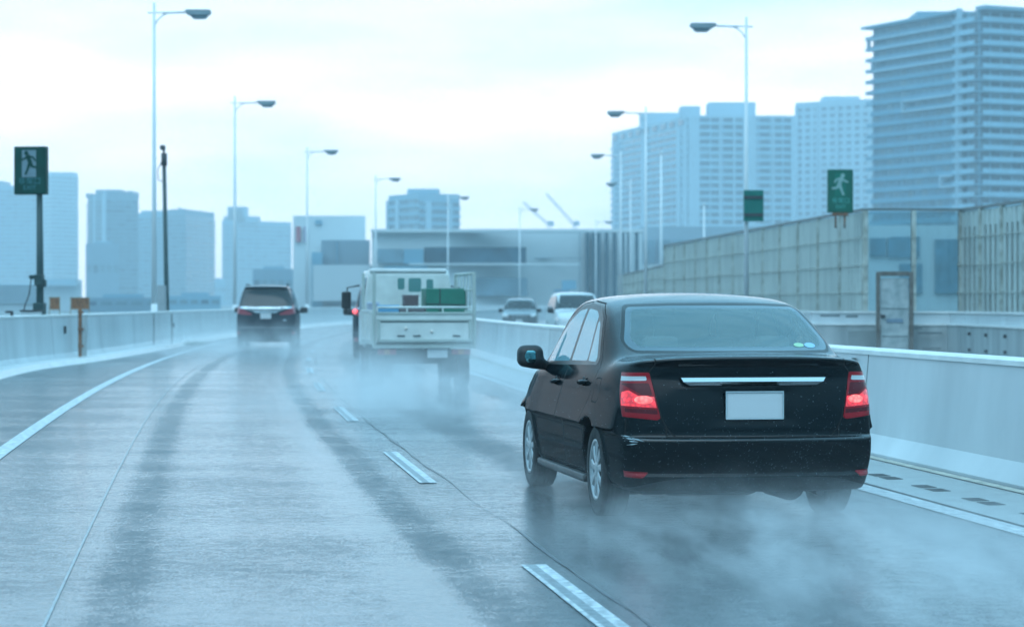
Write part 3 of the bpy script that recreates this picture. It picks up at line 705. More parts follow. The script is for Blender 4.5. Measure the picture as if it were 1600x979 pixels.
# gate
M_GATE = mat('weathered brown gate frame', (.15, .14, .125), .6, var=.3, scale=8, dirt=(.08, .07, .06))
gd = 63.0; t = thing('gate', 'weathered brown steel gate frame with pale door at the far side barrier', 'gate', (px(1398, gd), gd, 0), R(-4))
gw, gh = .86, 2.20
for sx in (-1, 1): b = MB(); b.box((sx * gw / 2, 0, gh / 2), (.11, .12, gh), bev=.01); b.build('post', M_GATE, t)
b = MB(); b.box((0, 0, gh - .05), (gw - .11, .11, .12), bev=.01); b.build('lintel', M_GATE, t)
b = MB(); b.box((0, .02, 1.05), (gw - .15, .035, 1.98), bev=.005); b.box((0, -.01, 1.27), (gw - .2, .03, .035)); b.box((0, -.01, .55), (gw - .2, .03, .035)); dr = b.build('door', mat('pale dirty gate door', (.42, .46, .46), .4, var=.3, scale=4, dirt=(.24, .3, .31)), t)
b = MB(); b.box((-.30, -.03, 1.05), (.12, .05, .07), bev=.01); b.build('handle', M_DARK, dr)
b = MB(); b.box((0, -.01, .93), (.42, .02, .10)); b.build('label_plate', mat('blue grey plate', (.18, .26, .34), .5), dr)
# ================================================================ buildings
def bm_(name, c, **k): return mat(name, c, k.pop('rough', .6), var=k.pop('var', .1), scale=k.pop('scale', .08), **k)
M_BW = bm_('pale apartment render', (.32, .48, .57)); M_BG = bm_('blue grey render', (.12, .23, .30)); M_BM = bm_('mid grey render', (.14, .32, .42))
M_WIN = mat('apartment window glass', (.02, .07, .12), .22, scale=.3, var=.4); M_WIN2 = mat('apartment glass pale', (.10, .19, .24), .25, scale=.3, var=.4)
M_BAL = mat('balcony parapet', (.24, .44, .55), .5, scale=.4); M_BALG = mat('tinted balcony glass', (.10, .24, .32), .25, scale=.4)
def frame_of(A, B):
    A = Vector((*A, 0)); B = Vector((*B, 0)); u = (B - A).normalized(); n = Vector((u.y, -u.x, 0))
    return A, u, n, (B - A).length
def shell(root, pts, z0, z1, m, name='wall'):
    """closed block over a ground polygon (pts local to root)"""
    n = len(pts); b = MB(); V = [(p[0], p[1], z0) for p in pts] + [(p[0], p[1], z1) for p in pts]
    b._add(V, [tuple(range(n)), tuple(range(2 * n - 1, n - 1, -1))] + [(i, (i + 1) % n, n + (i + 1) % n, n + i) for i in range(n)])
    return b.build(name, m, root)
WCOUNT = {}
def windows(root, cells, m, name='window', cap=95):
    """cells: (centre, width, height, depth, rz). The first 95 (the topmost) are parts of their own, the rest one part"""
    c0 = WCOUNT.get(root.name + name, 0); cells = sorted(cells, key=lambda c: -c[0][2]); proto = {}
    one = cells[:max(0, cap - c0)]; rest = cells[max(0, cap - c0):]; WCOUNT[root.name + name] = c0 + len(one)
    alt = M_WIN2 if m is not M_WIN2 else M_WIN
    for c, w_, h_, dp, rz in one:
        lt = rnd.random() < .22; k = (round(w_, 2), round(h_, 2), dp, lt)
        if k not in proto:
            b = MB(); b.box((0, 0, 0), (w_, dp, h_)); o = b.build(name, alt if lt else m, root, c, rz); proto[k] = o
        else:
            o = proto[k].copy(); COL.objects.link(o); o.parent = root; o.location = c; o.rotation_euler = (0, 0, rz)
    if rest:
        b = MB()
        for c, w_, h_, dp, rz in rest: b.box(c, (w_, dp, h_), rz, mi=int(rnd.random() < .22))
        o = b.build(name, [m, alt], root); o['kind'] = 'stuff'
def facade(root, A, B, z0, z1, nf, nb, style, balm=None, winm=None, pier=None, skip=(), zone=None):
    """dresses the face A->B (local XY); outward normal is to the right of A->B"""
    a, u, n, Ln = frame_of(A, B); rz = math.atan2(u.y, u.x); fh = (z1 - z0) / nf; cells = []
    balm = balm or M_BAL; winm = winm or M_WIN
    for f in range(nf):
        z = z0 + f * fh
        if style == 'balcony':
            if f not in skip:
                b = MB(); c = a + u * Ln / 2 + n * .75; b.box((c.x, c.y, z + .12), (Ln + .3, 1.5, .24), rz); c2 = a + u * Ln / 2 + n * 1.42; b.box((c2.x, c2.y, z + .65), (Ln + .3, .12, .85), rz)
                b.build('balcony', balm, root)
            for k in range(nb):
                c = a + u * Ln * (k + .5) / nb + n * .03; cells.append(((c.x, c.y, z + fh * .52), Ln / nb * .8, fh * .72, .1, rz))
        elif style == 'grid':
            for k in range(nb):
                c = a + u * Ln * (k + .5) / nb + n * .03; cells.append(((c.x, c.y, z + fh * .5), Ln / nb * .56, fh * .46, .1, rz))
        elif style == 'band':
            b = MB(); c = a + u * Ln / 2 + n * .35; b.box((c.x, c.y, z + fh * .20), (Ln, .7, fh * .42), rz); b.build('balcony', balm, root)
            for k in range(nb):
                c = a + u * Ln * (k + .5) / nb + n * .03; cells.append(((c.x, c.y, z + fh * .69), Ln / nb * .88, fh * .55, .1, rz))
    windows(root, cells, winm)
    for q in (pier or []):
        c = a + u * Ln * q[0] + n * .5; b = MB(); b.box((c.x, c.y, (z0 + z1) / 2), (q[1], 1.1, z1 - z0), rz); b.build('pier', M_BW, root)
def loc(root, x, d): return (px(x, d) - root.location.x, d - root.location.y)
G0 = -.35
def building(label, x, d, cat='building', name='apartment_building', group=None): return thing(name, label, cat, (px(x, d), d, G0), 0, group)
def H(y, d): return pz(y, d) - G0

# right tower
r = building('tall balconied apartment tower rising out of the top right corner', 1530, 520)
P = [loc(r, 1364, 556), loc(r, 1497, 526), loc(r, 1530, 519), loc(r, 1680, 530), loc(r, 1690, 590), loc(r, 1380, 610)]
zt = H(2, 519) - 2
shell(r, P, 0, zt, M_BM)
facade(r, P[0], P[1], 2, zt, 25, 12, 'band', balm=mat('tower parapet mid grey', (.09, .28, .39), .5, scale=.4), winm=mat('tower window glass', (.04, .16, .24), .2, scale=.4, var=.5))
facade(r, P[1], P[2], 2, zt, 25, 2, 'balcony'); facade(r, P[2], P[3], 2, zt, 25, 9, 'balcony')
for f in range(3, 25):
    if f in (9, 17): continue
    b = MB(); q = Vector((*P[0], 0)); z = 2 + f * (zt - 2) / 25; b.box((q.x - .3, q.y - .6, z + .3), (2.9, 2.2, .75)); b.build('corner_balcony', M_BAL, r)
for x_ in (P[1], P[3]):
    b = MB(); b.box((x_[0] - .1, x_[1] - 1.3, zt / 2 + .5), (1.3, 1.9, zt + 1.0)); b.build('pier', M_BW, r)
a, u, n, Ln = frame_of(P[0], P[1]); rz = math.atan2(u.y, u.x); fh = (zt - 2) / 25
for f, q0 in ((21, .05), (17, .42), (10, .86), (23.0, 0.0)):
    for dz in (.1, fh - .05):
        c = a + u * Ln * (q0 + 1) / 2 + n * 1.2; b = MB(); b.box((c.x, c.y, 2 + f * fh + dz), (Ln * (1 - q0), .9, .42), rz); b.build('frame_band', M_BW, r)
    c = a + u * Ln * q0 + n * 1.2; b = MB(); b.box((c.x, c.y, 2 + f * fh + fh / 2), (.42, .9, fh), rz); b.build('frame_band', M_BW, r)
c = a + u * Ln * .5 + n * .9; b = MB(); b.box((c.x, c.y, zt + .3), (Ln + 3, 3, .6), rz); b.build('roof_slab', M_BM, r)
a, u, n, Ln = frame_of(P[2], P[3]); c = a + u * Ln * .5 + n * .9; b = MB(); b.box((c.x, c.y, zt + .45), (Ln + 1, 3.4, .8), math.atan2(u.y, u.x)); b.build('roof_slab', M_BM, r)
p0 = loc(r, 1470, 560); b = MB(); b.box((p0[0], p0[1], zt + 2.3), (13, 12, 3.4)); b.build('penthouse', M_BM, r)

# wide block
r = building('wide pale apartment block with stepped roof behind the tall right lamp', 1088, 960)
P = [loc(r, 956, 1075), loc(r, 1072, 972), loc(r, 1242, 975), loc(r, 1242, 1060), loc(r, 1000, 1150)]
zt = H(192, 1075); zt2 = H(180, 972)
shell(r, P, 0, zt2, M_BW)
facade(r, P[0], P[1], 3, zt2 - 5, 25, 11, 'band', pier=[(.06, 3), (.12, 1.2), (.47, 5.5), (.93, 5), (1.0, 3)])
facade(r, P[1], P[2], 3, zt2 - 1, 25, 9, 'band', pier=[(.07, 4.5), (.31, .8), (.44, .8), (.57, 4.6), (.63, 1.2), (.8, .8), (.98, 1.5)])
for x0, x1, y_, d in ((1062, 1092, 168, 990), (1105, 1178, 162, 990), (1000, 1062, 178, 1030)):
    q = loc(r, (x0 + x1) / 2, d); wd = (x1 - x0) / FPX * d; zz = H(y_, d); b = MB(); b.box((q[0], q[1], (zt2 + zz) / 2 - 1), (wd, 14, zz - zt2 + 2)); b.build('penthouse', M_BW, r)
for i in range(9):
    a, u, n, Ln = frame_of(P[0], P[1]); c = a + u * Ln * (i + .5) / 9 + n * .3; b = MB(); b.box((c.x, c.y, zt2 - 2.6), (Ln / 9 * .55, .5, 2.2), math.atan2(u.y, u.x)); b.build('roof_opening', M_WIN, r)
# middle block
r = building('pale apartment block with small dark windows between the wide block and the tower', 1300, 1130)
P = [loc(r, 1243, 1145), loc(r, 1372, 1120), loc(r, 1390, 1200), loc(r, 1260, 1220)]
zt = H(158, 1135); shell(r, P, 0, zt, M_BW)
facade(r, P[0], P[1], 3, zt - 2, 28, 10, 'grid', pier=[(.02, 1.5), (.27, .8), (.52, .8)])
q = loc(r, 1312, 1150); b = MB(); b.box((q[0], q[1], zt + 1.2), (17, 14, 3.4)); b.build('penthouse', M_BW, r)
# square block behind the mall
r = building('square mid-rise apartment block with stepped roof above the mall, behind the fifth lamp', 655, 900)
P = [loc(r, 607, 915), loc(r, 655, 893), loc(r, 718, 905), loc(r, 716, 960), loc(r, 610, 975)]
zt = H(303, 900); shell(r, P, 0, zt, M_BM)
facade(r, P[0], P[1], 22, zt - 2, 6, 6, 'band', balm=M_BM, pier=[(.35, 2.2), (.02, 1)]); facade(r, P[1], P[2], 22, zt - 3, 6, 8, 'band', balm=M_BM, pier=[(.2, 2.5), (.75, 1)])
q = loc(r, 662, 930); b = MB(); b.box((q[0], q[1], zt + 1.2), (12, 14, 3.6)); b.build('penthouse', M_BM, r)
# mall
r = building('long low pale mall with dark window bands behind the white truck', 760, 350, 'mall', 'mall_building')
P = [loc(r, 581, 345), loc(r, 700, 345), loc(r, 915, 352), loc(r, 1004, 356), loc(r, 1004, 420), loc(r, 581, 420)]
zt = H(362, 350); M_MW = bm_('mall pale cladding', (.56, .63, .65)); shell(r, P, 0, zt, M_MW)
def panel(root, x0, x1, y0, y1, d, m, name, th=.6, proud=.3):
    b = MB(); p = loc(root, (x0 + x1) / 2, d); b.box((p[0], p[1] - proud, (H(y0, d) + H(y1, d)) / 2), ((x1 - x0) / FPX * d, th, H(y0, d) - H(y1, d))); return b.build(name, m, root)
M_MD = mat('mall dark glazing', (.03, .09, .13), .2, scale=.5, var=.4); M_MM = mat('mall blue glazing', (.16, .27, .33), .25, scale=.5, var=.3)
panel(r, 590, 630, 389, 411, 344.6, M_MM, 'window'); panel(r, 631, 662, 389, 412, 344.6, M_BM, 'window'); panel(r, 663, 822, 386, 411, 345.5, M_MD, 'window'); panel(r, 742, 824, 434, 462, 346, M_MM, 'window')
panel(r, 600, 668, 416, 419, 344, M_BM, 'ledge', 1.2, .6); panel(r, 640, 905, 411.5, 414, 345, M_MW, 'ledge', 1.6, .8); panel(r, 581, 1004, 358.5, 363.5, 346, M_MW, 'parapet', 3, 1.2)
panel(r, 905, 906.2, 364, 470, 350, M_MM, 'joint', .5, .4); panel(r, 826, 912, 403, 404, 350, M_MM, 'joint', .5, .4)
for i, x_ in enumerate((918, 926, 935, 947, 960, 972, 983, 994)): panel(r, x_ - (2.2 if i % 2 else 3.2), x_ + 3, 362, 470, 352, mat('mall dark louvre', (.015, .08, .12), .4, scale=.4), 'louvre', 1.0, .6)
panel(r, 878, 900, 438, 452, 340, M_BM, 'kiosk', 4, 0); panel(r, 866, 890, 452, 470, 338, mat('blue hoarding', (.12, .26, .36), .5), 'hoarding', 3, 0)
# blue glass low building to the right of mall
r = building('low blue glass building between the louvred mall and the noise wall', 1080, 420, 'building', 'office_building')
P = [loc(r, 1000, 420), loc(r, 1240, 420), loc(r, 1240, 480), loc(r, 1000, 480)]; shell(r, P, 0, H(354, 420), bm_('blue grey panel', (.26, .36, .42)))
for i in range(7): panel(r, 1003 + i * 24, 1003 + i * 24 + 21, 375, 412, 420, M_MM, 'window', .5, .2)
panel(r, 1000, 1240, 413, 440, 420, M_MW, 'wall_band', .8, .4)
# building behind clear wall
r = building('pale building with blue windows seen through the clear wall panels', 1450, 250, 'building', 'office_building')
P = [loc(r, 1340, 250), loc(r, 1640, 250), loc(r, 1640, 300), loc(r, 1340, 300)]; shell(r, P, 0, H(352, 250), M_MW)
for x0, x1, y0, y1 in ((1359, 1383, 372, 400), (1386, 1391, 372, 402), (1391, 1436, 370, 402), (1460, 1500, 374, 458), (1520, 1600, 374, 440), (1405, 1440, 412, 458)): panel(r, x0, x1, y0, y1, 250, mat('teal glazing', (.07, .20, .27), .25, scale=.8, var=.4), 'window', .5, .2)
# white building with signboards
r = building('white box building with small red signboard left of the grey low blocks', 515, 420, 'building', 'commercial_building')
P = [loc(r, 458, 420), loc(r, 571, 420), loc(r, 571, 470), loc(r, 458, 470)]; shell(r, P, 0, H(337, 420), bm_('white cladding', (.58, .66, .68)))
panel(r, 463, 470, 354, 378, 420, mat('faded red board', (.42, .10, .13), .5), 'signboard'); panel(r, 475, 479, 354, 378, 420, mat('violet grey board', (.30, .30, .42), .5), 'signboard'); panel(r, 493, 503, 344, 350, 420, M_BM, 'signboard')
r = building('stepped blue grey low blocks in front of the white box building', 535, 400, 'building', 'commercial_building')
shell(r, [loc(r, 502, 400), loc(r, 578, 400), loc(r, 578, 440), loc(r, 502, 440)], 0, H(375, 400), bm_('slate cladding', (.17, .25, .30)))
shell(r, [loc(r, 487, 398), loc(r, 504, 398), loc(r, 504, 430), loc(r, 487, 430)], 0, H(394, 398), M_BM, 'annex')
panel(r, 490, 580, 414, 470, 394, bm_('pale lower wall', (.48, .55, .58)), 'lower_wall', 3, 0); panel(r, 478, 481, 394, 470, 396, M_BG, 'downpipe', .8, 0); panel(r, 526, 527.5, 377, 414, 400, M_BM, 'joint', .5, .2)
# traffic information sign, round, in front
# left skyline
def tower(label, segs, d, top, m, nf=24, roofs=(), style='band', balm=None, winm=None, nb=8, group=None, name='apartment_building'):
    """segs: list of (x,depth) left to right along the visible faces"""
    r = building(label, sum(s[0] for s in segs) / len(segs), d, group=group, name=name)
    P = [loc(r, x, dd) for x, dd in segs]; Q = P + [loc(r, segs[-1][0], d + 60), loc(r, segs[0][0], d + 60)]
    zt = H(top, d); shell(r, Q, 0, zt, m)
    for i in range(len(P) - 1): facade(r, P[i], P[i + 1], 3, zt - 3, nf, nb, style, balm=balm or m, winm=winm or M_WIN2)
    for x0, x1, y_, mm in roofs:
        q = loc(r, (x0 + x1) / 2, d + 18); b = MB(); zz = H(y_, d); b.box((q[0], q[1], (zt + zz) / 2 - .5), ((x1 - x0) / FPX * d, 20, zz - zt + 1)); b.build('penthouse', mm, r)
    return r
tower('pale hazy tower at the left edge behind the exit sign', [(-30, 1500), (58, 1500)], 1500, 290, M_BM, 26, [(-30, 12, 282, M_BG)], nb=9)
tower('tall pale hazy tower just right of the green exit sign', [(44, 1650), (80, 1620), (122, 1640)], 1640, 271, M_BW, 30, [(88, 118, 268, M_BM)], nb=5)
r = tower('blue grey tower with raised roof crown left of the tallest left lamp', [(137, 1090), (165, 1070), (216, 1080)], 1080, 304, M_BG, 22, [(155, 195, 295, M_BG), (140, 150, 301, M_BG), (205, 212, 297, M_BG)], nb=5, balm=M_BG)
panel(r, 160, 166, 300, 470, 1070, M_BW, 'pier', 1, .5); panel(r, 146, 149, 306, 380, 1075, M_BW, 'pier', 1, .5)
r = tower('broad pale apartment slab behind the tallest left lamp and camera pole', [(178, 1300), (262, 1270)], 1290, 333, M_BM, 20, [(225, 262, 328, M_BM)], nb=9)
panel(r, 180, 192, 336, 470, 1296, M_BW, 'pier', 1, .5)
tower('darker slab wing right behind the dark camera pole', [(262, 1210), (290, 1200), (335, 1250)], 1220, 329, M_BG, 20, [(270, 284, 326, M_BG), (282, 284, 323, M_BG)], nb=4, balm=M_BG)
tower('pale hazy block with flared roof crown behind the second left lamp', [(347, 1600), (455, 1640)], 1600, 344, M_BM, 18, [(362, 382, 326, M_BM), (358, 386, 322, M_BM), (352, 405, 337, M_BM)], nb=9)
# low left buildings
r = building('long low hall with pale horizontal louvres behind the exit sign pole', 60, 500, 'building', 'industrial_building')
shell(r, [loc(r, -60, 500), loc(r, 128, 500), loc(r, 128, 560), loc(r, -60, 560)], 0, H(437, 500), bm_('hall cladding', (.45, .54, .58)))
for i in range(6): panel(r, -60, 62, 444 + i * 5.2, 446.2 + i * 5.2, 500, M_BW, 'louvre', 1, .5)
panel(r, 66, 120, 436, 446, 499, M_BW, 'wall_band', 1, .5)
for lab, x0, x1, y_, d, m in (('low blue grey wing below the crowned tower, above the barrier', 134, 186, 380, 900, M_BG), ('long dark blue low building just above the left barrier', 130, 250, 465, 450, M_BG), ('pale low sheds right of the camera pole above the barrier', 262, 345, 462, 520, M_BM), ('low blue building behind the dark minivan roof', 395, 458, 420, 640, M_BG), ('tiny hazy block at the foot of the gap between skyline towers', 328, 352, 436, 1500, M_BM)):
    r = building(lab, (x0 + x1) / 2, d, 'building', 'low_building'); shell(r, [loc(r, x0, d), loc(r, x1, d), loc(r, x1, d + 30), loc(r, x0, d + 30)], 0, H(y_, d), m)
    hh = H(y_, d)
    windows(r, [((((k + .5) / 5 - .5) * (x1 - x0) / FPX * d, -.02, hh * .6), (x1 - x0) / FPX * d / 5 * .7, min(hh * .25, 3), .1, 0) for k in range(5)], M_WIN2)
    b = MB(); b.box((0, 2, hh + .3), ((x1 - x0) / FPX * d * .5, 3, .8)); b.build('roof_unit', M_BM, r)
# cranes
for lab, x0, y0, x1, y1 in (('thin tower crane jib leaning left, right of the sixth lamp', 898, 352, 853, 302), ('thin faint crane jib leaning left just by the sixth lamp', 858, 352, 818, 316)):
    d = 1300; t = thing('crane', lab, 'crane', (px(x1 + 55, d), d, G0))
    a = at(x0, y0, d) - t.location; c = at(x1, y1, d) - t.location
    def lattice(nm, p, q, w_, k):
        b = MB(); p = Vector(p); q = Vector(q); u = (q - p).normalized(); s1 = Vector((0, 1, 0)); s2 = u.cross(s1).normalized()
        for sa, sb in ((-1, -1), (1, -1), (1, 1), (-1, 1)): b.tube([p + s1 * sa * w_ + s2 * sb * w_, q + s1 * sa * w_ + s2 * sb * w_], .16, 4)
        for i in range(k):
            e = p.lerp(q, i / k); f = p.lerp(q, (i + 1) / k); s_ = 1 if i % 2 else -1
            b.tube([e + s2 * s_ * w_ - s1 * w_, f - s2 * s_ * w_ - s1 * w_], .11, 4); b.tube([e + s2 * s_ * w_ + s1 * w_, f - s2 * s_ * w_ + s1 * w_], .11, 4)
        return b.build(nm, M_BG, t)
    lattice('jib', a, c, .5, 16); lattice('mast', (a.x, a.y, 0), (a.x, a.y, a.z + 2), .7, 14)
    b = MB(); b.box((a.x + 1, a.y, a.z + 1), (3, 2, 2.4)); b.build('cab', M_BG, t)
# ================================================================ vehicles
def paint(name, col, rough=.25, coat=1.0, drops=True, metal=0.0):
    if name in MATS: return MATS[name]
    m, n, l = new_mat(name); b = n['Principled BSDF']
    setp(b, Base_Color=(*col, 1), Roughness=rough, Metallic=metal, Coat_Weight=coat * .25, Coat_Roughness=.05, Specular_IOR_Level=0)
    t = n.new('ShaderNodeTexCoord')
    # road film and rain: slight roughness change, fine drops
    no = n.new('ShaderNodeTexNoise'); no.inputs['Scale'].default_value = 3; no.inputs['Detail'].default_value = 6; l.new(t.outputs['Object'], no.inputs[0])
    rr = n.new('ShaderNodeMapRange'); l.new(no.outputs[0], rr.inputs[0]); rr.inputs[1].default_value = .3; rr.inputs[2].default_value = .7; rr.inputs[3].default_value = .03; rr.inputs[4].default_value = .16; l.new(rr.outputs[0], b.inputs['Coat Roughness'])
    ge = n.new('ShaderNodeNewGeometry'); sn = n.new('ShaderNodeSeparateXYZ'); l.new(ge.outputs['Normal'], sn.inputs[0])   # water film on upward faces; coat cut on sides to darken their reflections
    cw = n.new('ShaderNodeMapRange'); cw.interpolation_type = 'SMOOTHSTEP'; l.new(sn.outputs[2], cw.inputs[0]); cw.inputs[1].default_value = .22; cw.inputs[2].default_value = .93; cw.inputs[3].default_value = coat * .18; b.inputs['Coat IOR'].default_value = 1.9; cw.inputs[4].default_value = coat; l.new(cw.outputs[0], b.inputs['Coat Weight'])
    if drops:
        v = n.new('ShaderNodeTexVoronoi'); v.inputs['Scale'].default_value = 60; v.inputs['Randomness'].default_value = 1; l.new(t.outputs['Object'], v.inputs[0])
        mr = n.new('ShaderNodeMapRange'); l.new(v.outputs['Distance'], mr.inputs[0]); mr.inputs[1].default_value = .05; mr.inputs[2].default_value = .35; mr.inputs[3].default_value = 1; mr.inputs[4].default_value = 0
        vc = n.new('ShaderNodeSeparateXYZ'); l.new(v.outputs['Color'], vc.inputs[0]); gt = n.new('ShaderNodeMath'); gt.operation = 'GREATER_THAN'; gt.inputs[1].default_value = .62; l.new(vc.outputs[0], gt.inputs[0])
        ml = n.new('ShaderNodeMath'); ml.operation = 'MULTIPLY'; l.new(mr.outputs[0], ml.inputs[0]); l.new(gt.outputs[0], ml.inputs[1])
        bp = n.new('ShaderNodeBump'); bp.inputs['Strength'].default_value = .5; bp.inputs['Distance'].default_value = .003; l.new(ml.outputs[0], bp.inputs['Height'])
        l.new(bp.outputs[0], b.inputs['Normal']); l.new(bp.outputs[0], b.inputs['Coat Normal'])
    MATS[name] = m; return m
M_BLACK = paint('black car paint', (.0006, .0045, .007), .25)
M_GAP = mat('panel gap shadow', (.004, .005, .006), .9)
M_SEAL = mat('black window trim', (.006, .009, .010), .35)
M_TYRE = mat('tyre rubber', (.022, .024, .026), .7, scale=20, bump=.2)
M_RIM = mat('silver wheel cover', (.42, .46, .48), .32, metal=.6, var=.1, scale=8)
M_CHROME = mat('chrome trim', (.72, .76, .78), .12, metal=1.0, var=.04)
M_RED = mat('red lamp lens', (.30, .004, .012), .25, coat=.25, spec=.2, var=.25, scale=9)
M_REDD = mat('dark red lamp bar', (.10, .004, .010), .25, coat=.2, spec=.2, var=.2)
M_CLEARL = mat('clear lamp lens', (.50, .55, .57), .15, coat=1)
M_PLATE = mat('white number plate', (.62, .66, .68), .4, var=.03)
M_PLASTIC = mat('black plastic', (.018, .022, .024), .45, scale=20, bump=.05)
M_FABRIC = mat('grey seat fabric', (.06, .085, .09), .9, scale=30)
M_CGLASS = glass_mat('tinted car glass', (.93, 1.0, 1.0), rough=.02, opaque=.17, ocol=(.46, .80, .84))
M_CGLASS2 = glass_mat('side car glass', (.85, .97, .98), rough=.02, opaque=.55, ocol=(.40, .78, .90), ior=1.45)  # pale diffuse colour paints in the bright mist seen through the windows
M_WSGL = glass_mat('clear windscreen glass', (.93, .99, .99), rough=.02, opaque=.03, ocol=(.4, .6, .65))
M_PRIV = glass_mat('dark privacy glass', (.02, .035, .04), rough=.04, opaque=.5, ocol=(.02, .04, .045))

def lit_mat(name, col, s):
    if name in MATS: return MATS[name]
    m, n, l = new_mat(name); b = n['Principled BSDF']; setp(b, Base_Color=(.4, .01, .02, 1), Roughness=.2, Coat_Weight=1)
    t = n.new('ShaderNodeTexCoord'); no = n.new('ShaderNodeTexVoronoi'); no.inputs['Scale'].default_value = 38; l.new(t.outputs['Object'], no.inputs[0])
    mr = n.new('ShaderNodeMapRange'); l.new(no.outputs['Distance'], mr.inputs[0]); mr.inputs[1].default_value = 0; mr.inputs[2].default_value = .8; mr.inputs[3].default_value = s * 1.5; mr.inputs[4].default_value = s * .4
    b.inputs['Emission Color'].default_value = (*col, 1); l.new(mr.outputs[0], b.inputs['Emission Strength'])
    MATS[name] = m; return m
M_LIT = lit_mat('lit tail lamp', (1.0, .02, .03), .62)
M_LITC = lit_mat('lit tail lamp core', (1.0, .10, .09), 1.9)

def wheel(t, x, y, r, wdt, side, rimm=None, r_rim=None, spokes=9):
    """side: -1 left, 1 right (outer face direction)"""
    r_rim = r_rim or r * .66; h = wdt / 2
    b = MB(); b.lathe([(r_rim, -h * .92), (r_rim + .01, -h), (r - .03, -h), (r - .008, -h * .86), (r, -h * .6), (r, h * .6), (r - .008, h * .86), (r - .03, h), (r_rim + .01, h), (r_rim, h * .92), (r_rim * .97, 0), (r_rim, -h * .92)], 'X', (0, 0, 0), 40)
    for k in (-.5, -.17, .17, .5): b.lathe([(r - .006, h * k - .006), (r + .0015, h * k - .014), (r + .0015, h * k - .03), (r - .006, h * k - .04)], 'X', (0, 0, 0), 40)
    root = b.build('wheel', M_TYRE, t, (x, y, r - .004))
    b = MB(); s = side
    b.lathe([(.001, s * h * .45), (r_rim * .96, s * h * .42)], 'X', (0, 0, 0), 32); b.build('wheel_well_disc', M_DARK, root)
    b = MB(); b.lathe([(r_rim * .84, s * h * .72), (r_rim * .92, s * h * .92), (r_rim * 1.005, s * h * .96), (r_rim * 1.01, s * h * .80)], 'X', (0, 0, 0), 36)
    b.lathe([(.001, s * h * .95), (.04, s * h * .94), (.06, s * h * .86), (.075, s * h * .7)], 'X', (0, 0, 0), 20)
    for k in range(spokes):
        a = 2 * math.pi * k / spokes; M_ = Matrix.Rotation(a, 4, 'X')
        P = [(.05, .030), (r_rim * .5, .022), (r_rim * .88, .036)]
        V = []
        for (rr_, hw) in P:
            for (dx, yy) in ((s * h * .84 if rr_ < .1 else s * h * .80, -hw), (s * h * .90, -hw * .55), (s * h * .90, hw * .55), (s * h * .84 if rr_ < .1 else s * h * .80, hw)): V.append(M_ @ Vector((dx, yy, rr_)))
        F = []
        for i in range(2):
            for q in range(3): F.append((i * 4 + q, i * 4 + q + 1, (i + 1) * 4 + q + 1, (i + 1) * 4 + q))
        b._add(V, F)
    b.build('rim', rimm or M_RIM, root)
    return root

def rounded_solid(name, f, lo, hi, h, m, parent):
    s = Surf(f, lo, hi, h); return s.part(np.ones(len(s.T), bool), name, m, parent)
def capsule(ax, ay, az, bx, by, bz, r0, r1):
    a = np.array([ax, ay, az]); d = np.array([bx, by, bz]) - a; dd = (d ** 2).sum()
    def f(x, y, z):
        t = np.clip(((x - a[0]) * d[0] + (y - a[1]) * d[1] + (z - a[2]) * d[2]) / dd, 0, 1)
        return np.sqrt((x - a[0] - t * d[0]) ** 2 + (y - a[1] - t * d[1]) ** 2 + (z - a[2] - t * d[2]) ** 2) - (r0 + (r1 - r0) * t)
    return f
def rbox(cx, cy, cz, hx, hy, hz, r, tilt=0.0):
    ca, sa = math.cos(tilt), math.sin(tilt)
    def f(x, y, z):
        X = x - cx; Y0 = y - cy; Z0 = z - cz; Y = Y0 * ca - Z0 * sa; Z = Y0 * sa + Z0 * ca
        a = np.abs(X) - hx + r; b = np.abs(Y) - hy + r; c = np.abs(Z) - hz + r
        return np.sqrt(np.maximum(a, 0) ** 2 + np.maximum(b, 0) ** 2 + np.maximum(c, 0) ** 2) + np.minimum(np.maximum(a, np.maximum(b, c)), 0) - r
    return f

